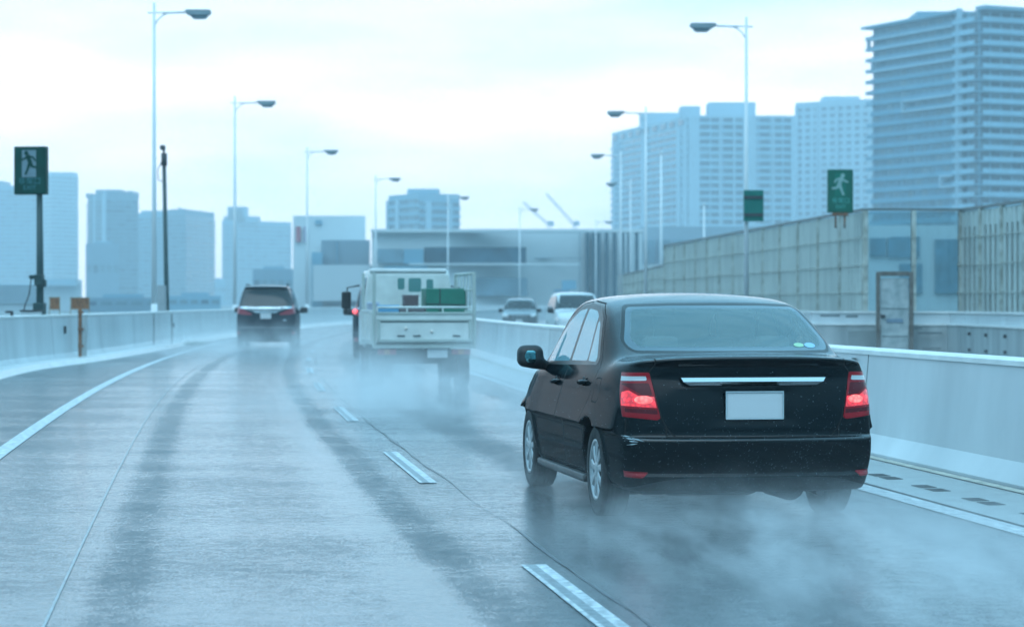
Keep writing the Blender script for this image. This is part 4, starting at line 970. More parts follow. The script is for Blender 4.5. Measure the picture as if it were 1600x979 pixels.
# ---------------------------------------------------------------- the black sedan
def sedan():
    t = thing('sedan', 'wet black four door sedan with lit red tail lamps and blank white plate, nearest car', 'car', (0, 0, 0))
    Tdeck = pchip([(-.2, 1.05), (0, 1.058), (.08, 1.064), (.2, 1.062), (.55, 1.062), (.9, 1.02), (1.4, .985), (2.4, .955), (3.2, .955), (3.5, .955), (3.8, .93), (4.1, .865), (4.3, .77), (4.45, .62)])
    Zroof = pchip([(-.3, .55), (.1, .87), (.38, 1.045), (.6, 1.16), (.8, 1.262), (1.0, 1.347), (1.14, 1.392), (1.3, 1.42), (1.6, 1.449), (2.0, 1.462), (2.4, 1.455), (2.7, 1.425), (2.95, 1.36), (3.2, 1.255), (3.5, 1.105), (3.8, .95), (4.2, .74)])
    W1p = pchip([(-.1, .80), (.1, .812), (.3, .826), (.6, .842), (1.0, .8475), (3.2, .8475), (3.7, .83), (4.0, .785), (4.2, .72), (4.45, .60)])
    Yr = pchip([(.10, .16), (.17, .09), (.22, .045), (.28, .02), (.315, .012), (.325, .030), (.36, .018), (.45, .004), (.53, .0), (.545, .012), (.56, .036), (.62, .045), (.75, .062), (.85, .080), (.93, .098), (.985, .098), (1.015, .080), (1.04, .066), (1.06, .064), (1.2, .08)])
    Yf = pchip([(.1, 4.24), (.2, 4.31), (.35, 4.375), (.5, 4.40), (.62, 4.385), (.74, 4.32), (.84, 4.2), (1.2, 3.9)])
    WY = (.955, 3.555)
    def f(x, y, z):
        ax = np.abs(x)
        side = W1p(y) - .055 * np.clip((z - .66) / .36, 0, 1.4) ** 2 - .045 * np.clip((.46 - z) / .26, 0, 1.4) ** 1.5
        side = side - .011 * sstep(.88, .80, z) * sstep(.50, .72, z) * sstep(.2, .7, y) * sstep(3.9, 3.4, y)
        for wy in WY:
            r = np.sqrt((y - wy) ** 2 + (z - .30) ** 2); side = side + .014 * np.exp(-((r - .365) / .045) ** 2) * sstep(.2, .32, z)
        top = Tdeck(y) - .028 * (ax / .7) ** 3
        rear = (Yr(z) + .115 * (ax / .80) ** 3.2) - y
        rec = np.maximum(np.abs(z - .745) - .105, ax - (.27 + .14 * (z - .745)))     # plate recess
        rear = rear + .006 * sstep(.03, -.03, rec)
        front = y - (Yf(z) - .45 * (ax / .8) ** 2.4)
        g = smax(rear, ax - side, .075)
        g = smax(g, front, .08)
        tk = .035 + .05 * sstep(.3, .9, y)
        g = smax(g, z - top, tk)
        bot = .205 - .02 * sstep(.6, .9, y) + .0 * z
        g = smax(g, bot - z, .03)
        # cabin
        w2 = .800 - .052 * np.clip((1.5 - y) / 1.1, 0, 1.2) ** 2 - .03 * np.clip((y - 2.4) / 1.2, 0, 1) ** 2 - .315 * (z - .95) - .10 * np.clip(z - 1.2, 0, 1) ** 2
        rt = Zroof(y - .10 * (ax / .6) ** 2 * sstep(1.6, .9, y) + .28 * (ax / .6) ** 2 * sstep(2.3, 3.0, y)) - .026 * (ax / .55) ** 2.4
        c = smax(ax - w2, z - rt, .065); c = smax(np.maximum(c, .6 - z), .33 - y, .02); c = np.maximum(c, y - 3.72)
        g = smin(g, c, .045)
        # wheel arches
        for wy in WY:
            r = np.sqrt((y - wy) ** 2 + (z - .30) ** 2); cyl = np.maximum(r - .342, .50 - ax)
            g = np.maximum(g, -cyl)
        return g
    s = Surf(f, 0, 0, (np.arange(-.95, .955, .0155), np.concatenate([np.arange(-.06, .26, .009), np.arange(.26, 4.5, .018)]), np.arange(.14, 1.53, .0105)))
    # --- regions (negative inside)
    def rw(x, y, z): return np.maximum(rpoly(np.abs(x), z, [(-.8, 1.084), (.695, 1.084), (.658, 1.18), (.608, 1.30), (.578, 1.362), (.30, 1.372), (-.8, 1.376)], .055), np.maximum(y - 1.55, .2 - y))
    def rwi(x, y, z): return np.maximum(rpoly(np.abs(x), z, [(-.8, 1.108), (.652, 1.106), (.625, 1.18), (.585, 1.28), (.555, 1.348), (.30, 1.352), (-.8, 1.358)], .055), np.maximum(y - 1.55, .2 - y))
    def ws(x, y, z): return np.maximum(rpoly(np.abs(x), z, [(-.8, .995), (.66, .995), (.54, 1.37), (-.8, 1.39)], .05), 2.62 - y)
    DLO = [(1.075, .985), (3.10, .945), (2.92, 1.09), (2.62, 1.275), (2.35, 1.365), (2.0, 1.385), (1.66, 1.365), (1.42, 1.285)]
    def dlo(x, y, z): return np.maximum(rpoly(y, z, DLO, .03), .45 - np.abs(x))
    def gl1(x, y, z): return np.maximum(rpoly(y, z, [(2.10, .985), (2.98, .965), (2.86, 1.085), (2.58, 1.255), (2.34, 1.335), (2.10, 1.352)], .02), .45 - np.abs(x))
    def gl2(x, y, z): return np.maximum(rpoly(y, z, [(1.475, 1.0), (2.02, .99), (2.02, 1.352), (1.72, 1.335), (1.60, 1.30)], .02), .45 - np.abs(x))
    def gl3(x, y, z): return np.maximum(rpoly(y, z, [(1.165, 1.003), (1.425, 1.0), (1.545, 1.285), (1.44, 1.24)], .02), .45 - np.abs(x))
    LAMP = [(.645, .955), (.588, .670), (.61, .660), (.9, .690), (.9, .952)]
    def lamp(x, y, z): return np.maximum(rpoly(np.abs(x), z, LAMP, .012), y - (.225 + .42 * (z - .67)))
    def lampw(x, y, z): return np.maximum(rpoly(np.abs(x), z, [(.664, .932), (.660, .904), (.80, .900), (.80, .928)], .006), y - .6)
    def lampb(x, y, z): return np.maximum(rpoly(np.abs(x), z, [(.617, .806), (.602, .735), (.81, .748), (.80, .83), (.77, .845), (.70, .80)], .01), y - .6)
    def lampc(x, y, z): return np.maximum((((np.abs(x) - .685) / .055) ** 2 + ((z - .785) / .026) ** 2 - 1) * .03, y - .6)
    def lampd(x, y, z): return np.maximum(rpoly(np.abs(x), z, [(.608, .723), (.603, .695), (.79, .708), (.79, .732)], .004), y - .6)
    def lampd2(x, y, z): return np.maximum(rpoly(np.abs(x), z, [(.650, .889), (.632, .815), (.69, .812), (.765, .858), (.80, .884)], .006), y - .6)
    LID = [(-.9, 1.3), (.600, 1.3), (.612, 1.0), (.647, .958), (.580, .666), (.545, .60), (.50, .556), (-.9, .553)]
    def lid(x, y, z): return np.maximum(rpoly(np.abs(x), z, LID, .022), y - .40)
    def bump(x, y, z): return np.minimum(np.maximum(z - .556, y - .66), np.maximum(np.maximum(z - .672, .556 - np.abs(x)), y - .20))
    def reflr(x, y, z): return np.maximum(rpoly(np.abs(x), z, [(.66, .338), (.70, .300), (.84, .304), (.84, .342)], .006), y - .24)
    def valance(x, y, z): return np.maximum(z - (.305 - .085 * np.clip((np.abs(x) - .35) / .45, 0, 1) ** 2), y - .6)
    FD = [(2.055, .27), (3.08, .27), (3.13, .60), (3.16, .955), (2.95, 1.10), (2.64, 1.29), (2.35, 1.385), (2.055, 1.40)]
    RD = [(2.045, .27), (1.42, .27), (1.33, .42), (1.20, .58), (1.05, .76), (.985, .97), (1.34, 1.29), (1.62, 1.385), (2.045, 1.405)]
    def fd(x, y, z): return np.maximum(rpoly(y, z, FD, .03), .45 - np.abs(x))
    def rd(x, y, z): return np.maximum(rpoly(y, z, RD, .03), .45 - np.abs(x))
    def fuel(x, y, z): return np.maximum(rpoly(y, z, [(.80, .90), (.80, .745), (.96, .745), (.96, .90)], .03), np.maximum(.45 - np.abs(x), x))
    def hood(x, y, z): return np.maximum(rpoly(np.abs(x), y, [(-.9, 3.42), (.62, 3.40), (.66, 3.9), (.60, 4.22), (-.9, 4.30)], .04), .72 - z)
    def hl(x, y, z): return np.maximum(rpoly(np.abs(x), z, [(.42, .70), (.50, .62), (.85, .66), (.85, .80), (.6, .76)], .02), 3.75 - y)
    def gri(x, y, z): return np.maximum(rpoly(np.abs(x), z, [(-.8, .48), (.42, .48), (.55, .26), (-.8, .25)], .03), 4.0 - y)
    G = .0042
    for g_ in (lid, bump, fd, rd, fuel, hood):
        for o in (-G, 0, G): s.split(lambda x, y, z, g_=g_, o=o: g_(x, y, z) + o)
    for g_ in (rw, rwi, ws, dlo, gl1, gl2, gl3, lamp, lampw, lampb, lampc, lampd, lampd2, reflr, valance, hl, gri): s.split(g_)
    s.split(lambda x, y, z: rw(x, y, z) - .018); s.split(lambda x, y, z: lamp(x, y, z) - .005); s.split(lambda x, y, z: lamp(x, y, z) + .007); s.split(lambda x, y, z: x)
    x, y, z = s.cen()
    # push panel gaps inwards
    vx, vy, vz = s.V[:, 0], s.V[:, 1], s.V[:, 2]
    gap = np.zeros(len(x), bool)
    isg = dlo(x, y, z) < 0
    for g_ in (lid, bump, fd, rd, fuel, hood):
        if g_ is bump: mk = (np.abs(g_(x, y, z)) < G) & (lid(x, y, z) > -G * 0) & (y < .66)
        elif g_ is lid: mk = (np.abs(g_(x, y, z)) < G) & (y < .405)
        else: mk = np.abs(g_(x, y, z)) < G
        gap |= mk & ~isg
    lab = np.zeros(len(x), int); nxc = s.N[s.T].mean(1)[:, 0]
    nm = {}
    def put(mask, name):
        nm.setdefault(name, len(nm) + 1); lab[mask] = nm[name]
    L_ = x < 0
    put(fd(x, y, z) < 0, 'fd'); put(rd(x, y, z) < 0, 'rd'); put(hood(x, y, z) < 0, 'hood'); put(bump(x, y, z) < 0, 'bumper'); put((bump(x, y, z) < 0) & (valance(x, y, z) < 0), 'valance')
    put(lid(x, y, z) < 0, 'lid'); put(fuel(x, y, z) < 0, 'fuel')
    # arches: anything inside the wheel wells
    arch = np.zeros(len(x), bool)
    for wy in WY: arch |= (np.sqrt((y - wy) ** 2 + (z - .30) ** 2) < .349) & ((np.abs(nxc) < .55) | (np.abs(x) < .7))
    under = (z < .235) & (y > .35)
    put(arch | under, 'under')
    put(dlo(x, y, z) < 0, 'dlo')
    put(gl1(x, y, z) < 0, 'g1'); put(gl2(x, y, z) < 0, 'g2'); put(gl3(x, y, z) < 0, 'g3')
    put((rw(x, y, z) < .018) & (y < 1.6) & (lid(x, y, z) > 0), 'rws'); put(rw(x, y, z) < 0, 'rwb'); put(rwi(x, y, z) < 0, 'rw'); put(ws(x, y, z) < 0, 'ws')
    lm = lamp(x, y, z)
    put((lm < .005) & (lm >= 0), 'lampseal'); put(lm < 0, 'lamp'); inner = lm < -.007
    put((lampd2(x, y, z) < 0) & inner, 'lampd'); put((lampd(x, y, z) < 0) & inner, 'lampd'); put((lampb(x, y, z) < 0) & inner, 'lampb'); put((lampc(x, y, z) < 0) & inner, 'lampc'); put((lampw(x, y, z) < 0) & inner, 'lampw')
    put(reflr(x, y, z) < 0, 'refl'); put(hl(x, y, z) < 0, 'hl'); put(gri(x, y, z) < 0, 'gri')
    gap &= (lab == 0) | np.isin(lab, [nm[k] for k in ('fd', 'rd', 'hood', 'bumper', 'valance', 'lid', 'fuel')])
    put(gap, 'gap')
    def m(*ks): return np.isin(lab, [nm[k] for k in ks])
    mid = np.where(m('gap', 'lampseal'), 1, 0)
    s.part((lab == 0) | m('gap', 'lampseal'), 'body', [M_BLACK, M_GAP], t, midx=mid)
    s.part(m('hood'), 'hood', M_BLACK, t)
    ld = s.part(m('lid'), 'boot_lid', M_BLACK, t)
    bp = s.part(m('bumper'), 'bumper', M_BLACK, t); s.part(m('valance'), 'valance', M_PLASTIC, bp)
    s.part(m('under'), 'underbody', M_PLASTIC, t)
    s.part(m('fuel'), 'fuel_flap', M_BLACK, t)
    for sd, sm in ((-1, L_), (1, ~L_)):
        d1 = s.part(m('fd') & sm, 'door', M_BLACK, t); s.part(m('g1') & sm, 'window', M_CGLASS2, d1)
        d2 = s.part(m('rd') & sm, 'door', M_BLACK, t); s.part(m('g2') & sm, 'window', M_CGLASS2, d2); s.part(m('g3') & sm, 'quarter_window', M_CGLASS2, d2)
        s.part(m('dlo') & sm, 'window_trim', M_SEAL, t)
        tl = s.part(m('lamp') & sm, 'tail_lamp', M_RED, t, push=.004)
        s.part(m('lampd') & sm, 'dark_bar', M_REDD, tl, push=.003); s.part(m('lampb') & sm, 'lit_bar', M_LIT, tl, push=.003); s.part(m('lampc') & sm, 'bulb', M_LITC, tl, push=.003); s.part(m('lampw') & sm, 'reversing_lens', M_CLEARL, tl, push=.005)
        s.part(m('refl') & sm, 'reflector', M_RED, bp, push=.003)
        s.part(m('hl') & sm, 'headlight', M_CLEARL, t, push=.002)
        # handles
        for hy, hz_, dpar in ((2.30, .835, d1), (1.30, .860, d2)):
            xa, xb = .7, .95
            for _ in range(30):
                xc = (xa + xb) / 2
                if f(np.array([xc]), np.array([hy]), np.array([hz_]))[0] < 0: xa = xc
                else: xb = xc
            xs = sd * xa
            b = MB(); b.lathe([(.001, 0), (.034, 0), (.038, sd * .003), (.040, 0)], 'X', (xs + sd * .001, hy, hz_), 18); b.build('handle_cup', M_SEAL, dpar)
            b = MB(); b.tube([(xs - sd * .012, hy - .095, hz_ + .006), (xs + sd * .022, hy - .06, hz_ + .004), (xs + sd * .027, hy, hz_), (xs + sd * .022, hy + .07, hz_ - .004), (xs - sd * .012, hy + .10, hz_ - .006)], [.012, .015, .016, .015, .012], 10); b.build('handle', M_BLACK, dpar)
        # mirror
        mf = lambda X, Y, Z, sd=sd: smin(rbox(sd * .94, 2.93, 1.0, .10, .065, .078, .055)(X, Y, Z) + .10 * np.clip((np.abs(X) - .95) / .15, 0, 1) ** 2 * .5, capsule(sd * .78, 2.95, .92, sd * .90, 2.93, .955, .028, .035)(X, Y, Z), .03)
        sm_ = Surf(mf, (min(sd * .74, sd * 1.14), 2.8, .82), (max(sd * .74, sd * 1.14), 3.06, 1.12), .012)
        gm_ = lambda X, Y, Z, sd=sd: np.maximum(rpoly(np.abs(X), Z, [(.90, .945), (.90, 1.045), (.965, 1.045), (.985, 1.0), (.965, .95)], .02), Y - 2.92)
        sm_.split(gm_); a_, b_, c_ = sm_.cen(); gmask = gm_(a_, b_, c_) < 0
        mo = sm_.part(~gmask, 'wing_mirror', M_PLASTIC, t); sm_.part(gmask, 'mirror_glass', mat('mirror glass', (.16, .36, .38), .05, metal=1), mo, fn=lambda V, Nn: V + np.array([0, .006, 0]))
        sk = rbox(sd * .815, 2.25, .215, .025, .92, .03, .02); rounded_solid('side_skirt', sk, (min(sd * .77, sd * .86), 1.3, .16), (max(sd * .77, sd * .86), 3.2, .3), .02, M_PLASTIC, t)
    s.part(m('rws', 'rwb'), 'rear_window_border', [M_SEAL, mat('shaded glass border', (.09, .15, .18), .2, coat=.3)], t, midx=np.where(m('rwb'), 1, 0))
    rwo = s.part(m('rw'), 'rear_window', M_CGLASS, t)
    s.part(m('ws'), 'windscreen', M_WSGL, t)
    s.part(m('gri'), 'grille', M_PLASTIC, t)
    # chrome bar, plate, stickers
    b = MB(); yb = .055
    out_ = [(-.472, .932), (.472, .932), (.458, .906), (.415, .868), (-.415, .868), (-.458, .906)]
    n_ = len(out_); V = []
    for (a1, c1) in out_: V.append((a1, yb + .06 * (abs(a1) / .8) ** 2 + .02, c1))
    for (a1, c1) in out_: V.append((a1 * .985, yb - .012 + .07 * (abs(a1) / .8) ** 2 + (0 if c1 > .89 else .018), c1 + (-.008 if c1 > .9 else .008)))
    V.append((-.45, yb - .014 + .02, .899)); V.append((.45, yb - .014 + .02, .899))
    F = [(i, (i + 1) % n_, n_ + (i + 1) % n_, n_ + i) for i in range(n_)] + [(n_, n_ + 1, 2 * n_ + 1, 2 * n_), (2 * n_, 2 * n_ + 1, n_ + 2, n_ + 3, n_ + 4, n_ + 5)] + [(n_ + 1, n_ + 2, 2 * n_ + 1), (n_, 2 * n_, n_ + 5)]
    b._add(V, F); b.build('chrome_bar', M_CHROME, ld)
    b = MB(); b.box((0, .046, .752), (.368, .010, .172), bev=.004); pl = b.build('number_plate', M_PLATE, ld)
    b = MB()
    for (cx_, cz_, w_, h_) in ((0, .836, .372, .008), (0, .668, .372, .008), (-.183, .752, .008, .16), (.183, .752, .008, .16)): b.box((cx_, .041, cz_), (w_, .012, h_))
    b.build('plate_frame', M_CHROME, pl)
    # stickers at the lower right of the rear window, highlight painted on the bumper corner
    sf = lambda X, Y, Z: f(X, Y, Z)
    def onrear(xx, zz, y0=.2, y1=1.5):
        a_, b_ = y0, y1
        for _ in range(40):
            c_ = (a_ + b_) / 2
            if f(np.array([xx]), np.array([c_]), np.array([zz]))[0] > 0: a_ = c_
            else: b_ = c_
        return (a_ + b_) / 2
    for (xx, zz, ra, rb_, mm, lb_) in ((.44, 1.118, .038, .013, mat('pale green sticker', (.36, .62, .40), .5), 'pale green oval sticker'), (.525, 1.115, .042, .016, mat('pale blue sticker', (.30, .55, .75), .5), 'pale blue oval sticker')):
        b = MB(); V = []
        for k in range(20):
            a = 2 * math.pi * k / 20; qx, qz = xx + ra * math.cos(a), zz + rb_ * math.sin(a); V.append((qx, onrear(qx, qz) - .006, qz))
        b._add(V, [tuple(range(20))]); o = b.build('sticker', mm, rwo); o['label'] = lb_
    b = MB()
    for k, (x0, z0, x1, z1) in enumerate(((-.805, .548, -.745, .538), (-.80, .530, -.73, .526), (-.81, .560, -.77, .556), (-.79, .505, -.735, .515), (-.76, .548, -.70, .530))):
        y0, y1 = onrear(x0, z0, -.1, .8), onrear(x1, z1, -.1, .8); b.tube([(x0, y0 - .001, z0), ((x0 + x1) / 2, onrear((x0 + x1) / 2, (z0 + z1) / 2, -.1, .8) - .001, (z0 + z1) / 2), (x1, y1 - .001, z1)], [.001, .004, .001], 6)
    b.build('painted_glint', mat('pale painted highlight', (.42, .55, .6), .4), bp)  # pale strokes paint a reflected highlight onto the bumper
    # wheels, axle, exhaust
    for sd in (-1, 1):
        for wy in WY: wheel(t, sd * .745, wy, .302, .185, sd)
        b = MB(); b.box((sd * .62, .955, .27), (.16, .28, .26), bev=.04); b.build('wheel_hub', M_DARK, t)
    b = MB(); b.tube([(-.66, 1.0, .26), (.66, 1.0, .26)], .045, 10); b.tube([(-.5, .95, .24), (-.45, 1.4, .3)], .04, 8); b.tube([(.5, .95, .24), (.45, 1.4, .3)], .04, 8); b.build('rear_axle', M_DARK, t)
    b = MB(); b.tube([(.30, .30, .235), (.30, .75, .235)], [.10, .10], 16); b.tube([(.44, .10, .20), (.42, .4, .225), (.3, .75, .235), (.15, 1.4, .22), (.1, 2.8, .22)], .026, 10); b.build('exhaust', mat('dull exhaust steel', (.07, .075, .08), .5, metal=.5), t)
    b = MB(); b.box((-.2, .62, .25), (.62, .5, .17), bev=.05); b.box((-.60, .34, .235), (.16, .2, .10), bev=.02); b.build('fuel_tank', M_DARK, t)
    b = MB(); b.box((0, 2.2, .23), (1.45, 2.3, .06)); b.build('floor_pan', M_DARK, t)
    # interior
    b = MB(); b.box((0, .72, 1.015), (1.28, .52, .03), bev=.01); b.build('parcel_shelf', M_FABRIC, t)
    rounded_solid('rear_seat', lambda X, Y, Z: smin(rbox(0, 1.12, .80, .62, .09, .27, .06, .2)(X, Y, Z), rbox(0, 1.4, .52, .62, .28, .10, .06)(X, Y, Z), .03), (-.7, .9, .35), (.7, 1.8, 1.15), .035, M_FABRIC, t)
    for hx in (-.38, .38): rounded_solid('head_restraint', rbox(hx, 1.03, 1.10, .12, .05, .07, .04, .15), (hx - .17, .92, .98), (hx + .17, 1.16, 1.24), .015, M_FABRIC, t)
    for hx in (-.36, .36):
        st = rounded_solid('front_seat', lambda X, Y, Z, hx=hx: smin(rbox(hx, 2.02, .83, .25, .08, .33, .07, .22)(X, Y, Z), rbox(hx, 2.36, .52, .26, .27, .09, .06)(X, Y, Z), .04), (hx - .32, 1.8, .38), (hx + .32, 2.75, 1.24), .03, M_FABRIC, t)
        rounded_solid('head_restraint', lambda X, Y, Z, hx=hx: smin(rbox(hx, 1.925, 1.235, .135, .05, .095, .045, .15)(X, Y, Z), capsule(hx, 1.93, 1.05, hx, 1.93, 1.2, .02, .02)(X, Y, Z), .02), (hx - .18, 1.8, 1.02), (hx + .18, 2.06, 1.38), .014, M_FABRIC, st)
    rounded_solid('dashboard', lambda X, Y, Z: smin(rbox(0, 3.0, .80, .66, .20, .11, .07)(X, Y, Z), rbox(.36, 2.90, .91, .17, .08, .05, .045)(X, Y, Z), .05), (-.75, 2.8, .65), (.75, 3.4, 1.05), .03, M_PLASTIC, t)
    b = MB(); b.box((0, 2.86, 1.0), (.22, .03, .13), bev=.01); b.build('centre_screen', M_PLASTIC, t)
    b = MB(); cpt = [(.36 + .18 * math.cos(a), 2.70 + .06 * math.sin(a), .92 + .17 * math.sin(a)) for a in [2 * math.pi * k / 24 for k in range(25)]]; b.tube(cpt, .014, 8, caps=False); b.box((.36, 2.73, .92), (.30, .03, .05)); b.build('steering_wheel', M_PLASTIC, t)
    b = MB(); b.box((0, 2.72, 1.325), (.22, .03, .06), bev=.012); b.build('interior_mirror', M_PLASTIC, t)
    return t
SED = sedan()
SY = 15.05
SED.location = (px(1182, SY), SY, 0.0); SED.rotation_euler = (0, 0, R(9.2))
def figure(label, car, sx):
    """seated driver; local frame of the car"""
    t = thing('person', label, 'person', car.location, car.rotation_euler.z)
    cs = [capsule(sx, 2.20, .60, sx, 2.16, .86, .15, .17), capsule(sx - .13, 2.16, .99, sx + .13, 2.16, .99, .075, .075), capsule(sx, 2.16, 1.0, sx, 2.18, 1.12, .058, .052), capsule(sx, 2.19, 1.17, sx, 2.20, 1.245, .078, .088),
          capsule(sx, 2.29, 1.185, sx, 2.285, 1.20, .012, .012), capsule(sx - .09, 2.19, 1.19, sx - .088, 2.19, 1.205, .016, .016), capsule(sx + .09, 2.19, 1.19, sx + .088, 2.19, 1.205, .016, .016)]
    for s_ in (-1, 1):
        cs += [capsule(sx + s_ * .19, 2.17, .97, sx + s_ * .23, 2.30, .75, .055, .045), capsule(sx + s_ * .23, 2.30, .75, sx + s_ * .15, 2.60, .90, .042, .030), capsule(sx + s_ * .15, 2.60, .90, sx + s_ * .15, 2.68, .935, .036, .024),
               capsule(sx + s_ * .09, 2.22, .60, sx + s_ * .13, 2.66, .62, .09, .065), capsule(sx + s_ * .13, 2.66, .62, sx + s_ * .12, 2.95, .36, .06, .045)]
    def f(x, y, z):
        g = cs[0](x, y, z)
        for c in cs[1:]: g = smin(g, c(x, y, z), .03)
        return g
    s = Surf(f, (sx - .36, 1.9, .28), (sx + .36, 3.1, 1.4), .02)
    x, y, z = s.cen(); skin = (z > 1.06) | (y > 2.6) & (z > .84)
    s.part(np.ones(len(x), bool), 'body', [mat('dark jacket', (.05, .07, .08), .9), mat('skin', (.42, .26, .19), .6)], t, midx=skin.astype(int))
    hs = Surf(lambda X, Y, Z: np.maximum(capsule(sx, 2.175, 1.19, sx, 2.185, 1.255, .092, .094)(X, Y, Z), np.maximum(Y - 2.25 - (Z - 1.27) * .6, 1.13 - Z)), (sx - .13, 2.03, 1.08), (sx + .13, 2.36, 1.38), .012)
    hs.part(np.ones(len(hs.T), bool), 'hair', mat('black hair', (.012, .012, .014), .6), t)
    return t
figure('driver of the black sedan in a dark jacket, seen through its rear window', SED, .36)
# ---------------------------------------------------------------- minivan
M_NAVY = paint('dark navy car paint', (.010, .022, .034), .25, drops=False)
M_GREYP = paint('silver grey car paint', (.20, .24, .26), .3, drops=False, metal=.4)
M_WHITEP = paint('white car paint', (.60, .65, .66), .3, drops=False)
M_PLTXT = mat('number plate marks', (.20, .27, .27), .5)
def plate(parent, x, y, z, w_=.33, h_=.165, marks=True, face=-1):
    b = MB(); b.box((x, y, z), (w_, .012, h_), bev=.004); pl = b.build('number_plate', M_PLATE, parent)
    return pl
def simple_mirror(t, sd, x, y, z, m, r=.10):
    s = Surf(lambda X, Y, Z: smin(rbox(x + sd * r, y, z, r, .06, .09, .05)(X, Y, Z), capsule(x - sd * .1, y, z - .08, x + sd * .05, y, z - .04, .03, .03)(X, Y, Z), .03), (min(x - sd * .16, x + sd * (2 * r + .04)), y - .1, z - .16), (max(x - sd * .16, x + sd * (2 * r + .04)), y + .1, z + .13), .025)
    return s.part(np.ones(len(s.T), bool), 'wing_mirror', m, t)
def minivan(label, m=M_NAVY, fine=.035):
    t = thing('minivan', label, 'minivan', (0, 0, 0)); Lc = 4.9
    Tz = pchip([(-.1, 1.86), (.1, 1.90), (.4, 1.935), (1.5, 1.95), (3.0, 1.90), (3.4, 1.80), (3.9, 1.42), (4.2, 1.18), (4.6, 1.02), (4.9, .85)])
    Wp = pchip([(-.1, .86), (.1, .885), (.5, .915), (1.2, .925), (3.8, .925), (4.3, .89), (4.9, .75)])
    Yr = pchip([(.15, .12), (.25, .03), (.45, 0), (.62, .005), (.66, .04), (.95, .05), (1.1, .055), (1.24, .04), (1.27, .075), (1.8, .20), (1.86, .19), (1.95, .16)])
    Yf = pchip([(.15, 4.75), (.4, 4.87), (.7, 4.9), (.95, 4.85), (1.1, 4.6), (1.9, 4.3)])
    WY = (.95, 3.95)
    def f(x, y, z):
        ax = np.abs(x); side = Wp(y) - .05 * np.clip((z - .95) / .3, 0, 1) ** 1.5 - .17 * np.clip((z - 1.15) / .75, 0, 1.2) ** 1.4 - .03 * np.clip((.5 - z) / .3, 0, 1)
        g = smax((Yr(z) + .10 * (ax / .9) ** 3) - y, ax - side, .08); g = smax(g, y - (Yf(z) - .25 * (ax / .9) ** 2.5), .1)
        g = smax(g, z - (Tz(y) - .04 * (ax / .8) ** 2), .09); g = smax(g, .19 - z, .04)
        for wy in WY: g = np.maximum(g, -np.maximum(np.sqrt((y - wy) ** 2 + (z - .34) ** 2) - .38, .55 - ax))
        return g
    s = Surf(f, (-1.0, -.06, .14), (1.0, 5.0, 2.02), fine)
    A = np.abs
    rw = lambda x, y, z: np.maximum(rpoly(A(x), z, [(-1.2, 1.29), (.80, 1.29), (.80, 1.33), (.715, 1.80), (-1.2, 1.835)], .04), y - .5)
    lampf = lambda x, y, z: np.maximum(rpoly(A(x), z, [(.82, 1.39), (.79, 1.24), (.42, 1.06), (.42, 1.02), (.70, 1.03), (1.0, 1.10), (1.0, 1.39)], .02), y - .45)
    band = lambda x, y, z: np.maximum(rpoly(A(x), z, [(-1.2, 1.272), (.80, 1.272), (.78, 1.225), (.42, 1.15), (.30, 1.075), (-1.2, 1.075)], .012), y - .4)
    refl = lambda x, y, z: np.maximum(rpoly(A(x), z, [(.79, .52), (1.0, .52), (1.0, .42), (.79, .42)], .01), y - .4)
    sw = lambda x, y, z: np.maximum(rpoly(y, z, [(.45, 1.24), (3.9, 1.15), (3.45, 1.62), (3.2, 1.74), (.5, 1.78)], .05), .5 - A(x))
    ws = lambda x, y, z: np.maximum(rpoly(A(x), z, [(-1.2, 1.22), (.75, 1.22), (.68, 1.78), (-1.2, 1.82)], .05), 3.3 - y)
    bmp = lambda x, y, z: np.maximum(z - .63, y - .6)
    for g_ in (rw, lampf, band, refl, sw, ws, bmp): s.split(g_)
    x, y, z = s.cen(); lab = np.zeros(len(x), int)
    for i, g_ in enumerate((bmp, sw, ws, rw, lampf, band, refl)): lab[g_(x, y, z) < 0] = i + 1
    s.part(lab == 0, 'body', m, t); bp = s.part(lab == 1, 'bumper', m, t); s.part(lab == 3, 'windscreen', M_WSGL, t); s.part(lab == 4, 'rear_window', M_PRIV, t)
    for sd in (-1, 1):
        sm = (x < 0) if sd < 0 else (x > 0)
        s.part((lab == 2) & sm, 'side_window', M_PRIV, t, push=.002); s.part((lab == 5) & sm, 'tail_lamp', mat('dull red lamp lens', (.34, .03, .05), .3, coat=.5), t, push=.01); s.part((lab == 7) & sm, 'reflector', mat('dull red lamp lens', (.34, .03, .05)), bp, push=.005)
        simple_mirror(t, sd, sd * .93, 3.55, 1.16, M_PLASTIC, .12)
        for wy in WY: wheel(t, sd * .80, wy, .34, .21, sd, spokes=7)
        b = MB(); b.tube([(sd * .62, .55, 1.955), (sd * .62, 2.9, 1.955)], .022, 6); b.build('roof_rail', M_PLASTIC, t)
    s.part(lab == 6, 'chrome_band', M_CHROME, t, push=.012)
    plate(t, 0, .035, .985); b = MB(); b.box((.58, .035, .86), (.10, .012, .045), bev=.004); b.build('trim_badge', M_CHROME, t)
    b = MB(); b.box((0, .20, 1.865), (1.3, .16, .03), bev=.01); b.build('roof_spoiler', m, t)
    b = MB(); b.tube([(-.7, .95, .30), (.7, .95, .30)], .05, 8); b.box((0, 2.5, .25), (1.5, 3.2, .1)); b.build('underbody', M_DARK, t)
    return t
VAN = minivan('dark minivan with chrome tail band ahead in the left lane, trailing spray')
VAN.location = (px(415, 74), 74, 0); VAN.rotation_euler = (0, 0, head(74) - R(.6))
V2 = copy_tree(VAN); V2['label'] = 'dark vehicle mostly hidden ahead of the white truck, one red lamp showing'
V2.location = (px(551, 60.5) + .93, 60.5, 0); V2.rotation_euler = (0, 0, head(62) - R(.5))
for o in V2.children:
    if o.name.startswith('tail_lamp'):
        pass
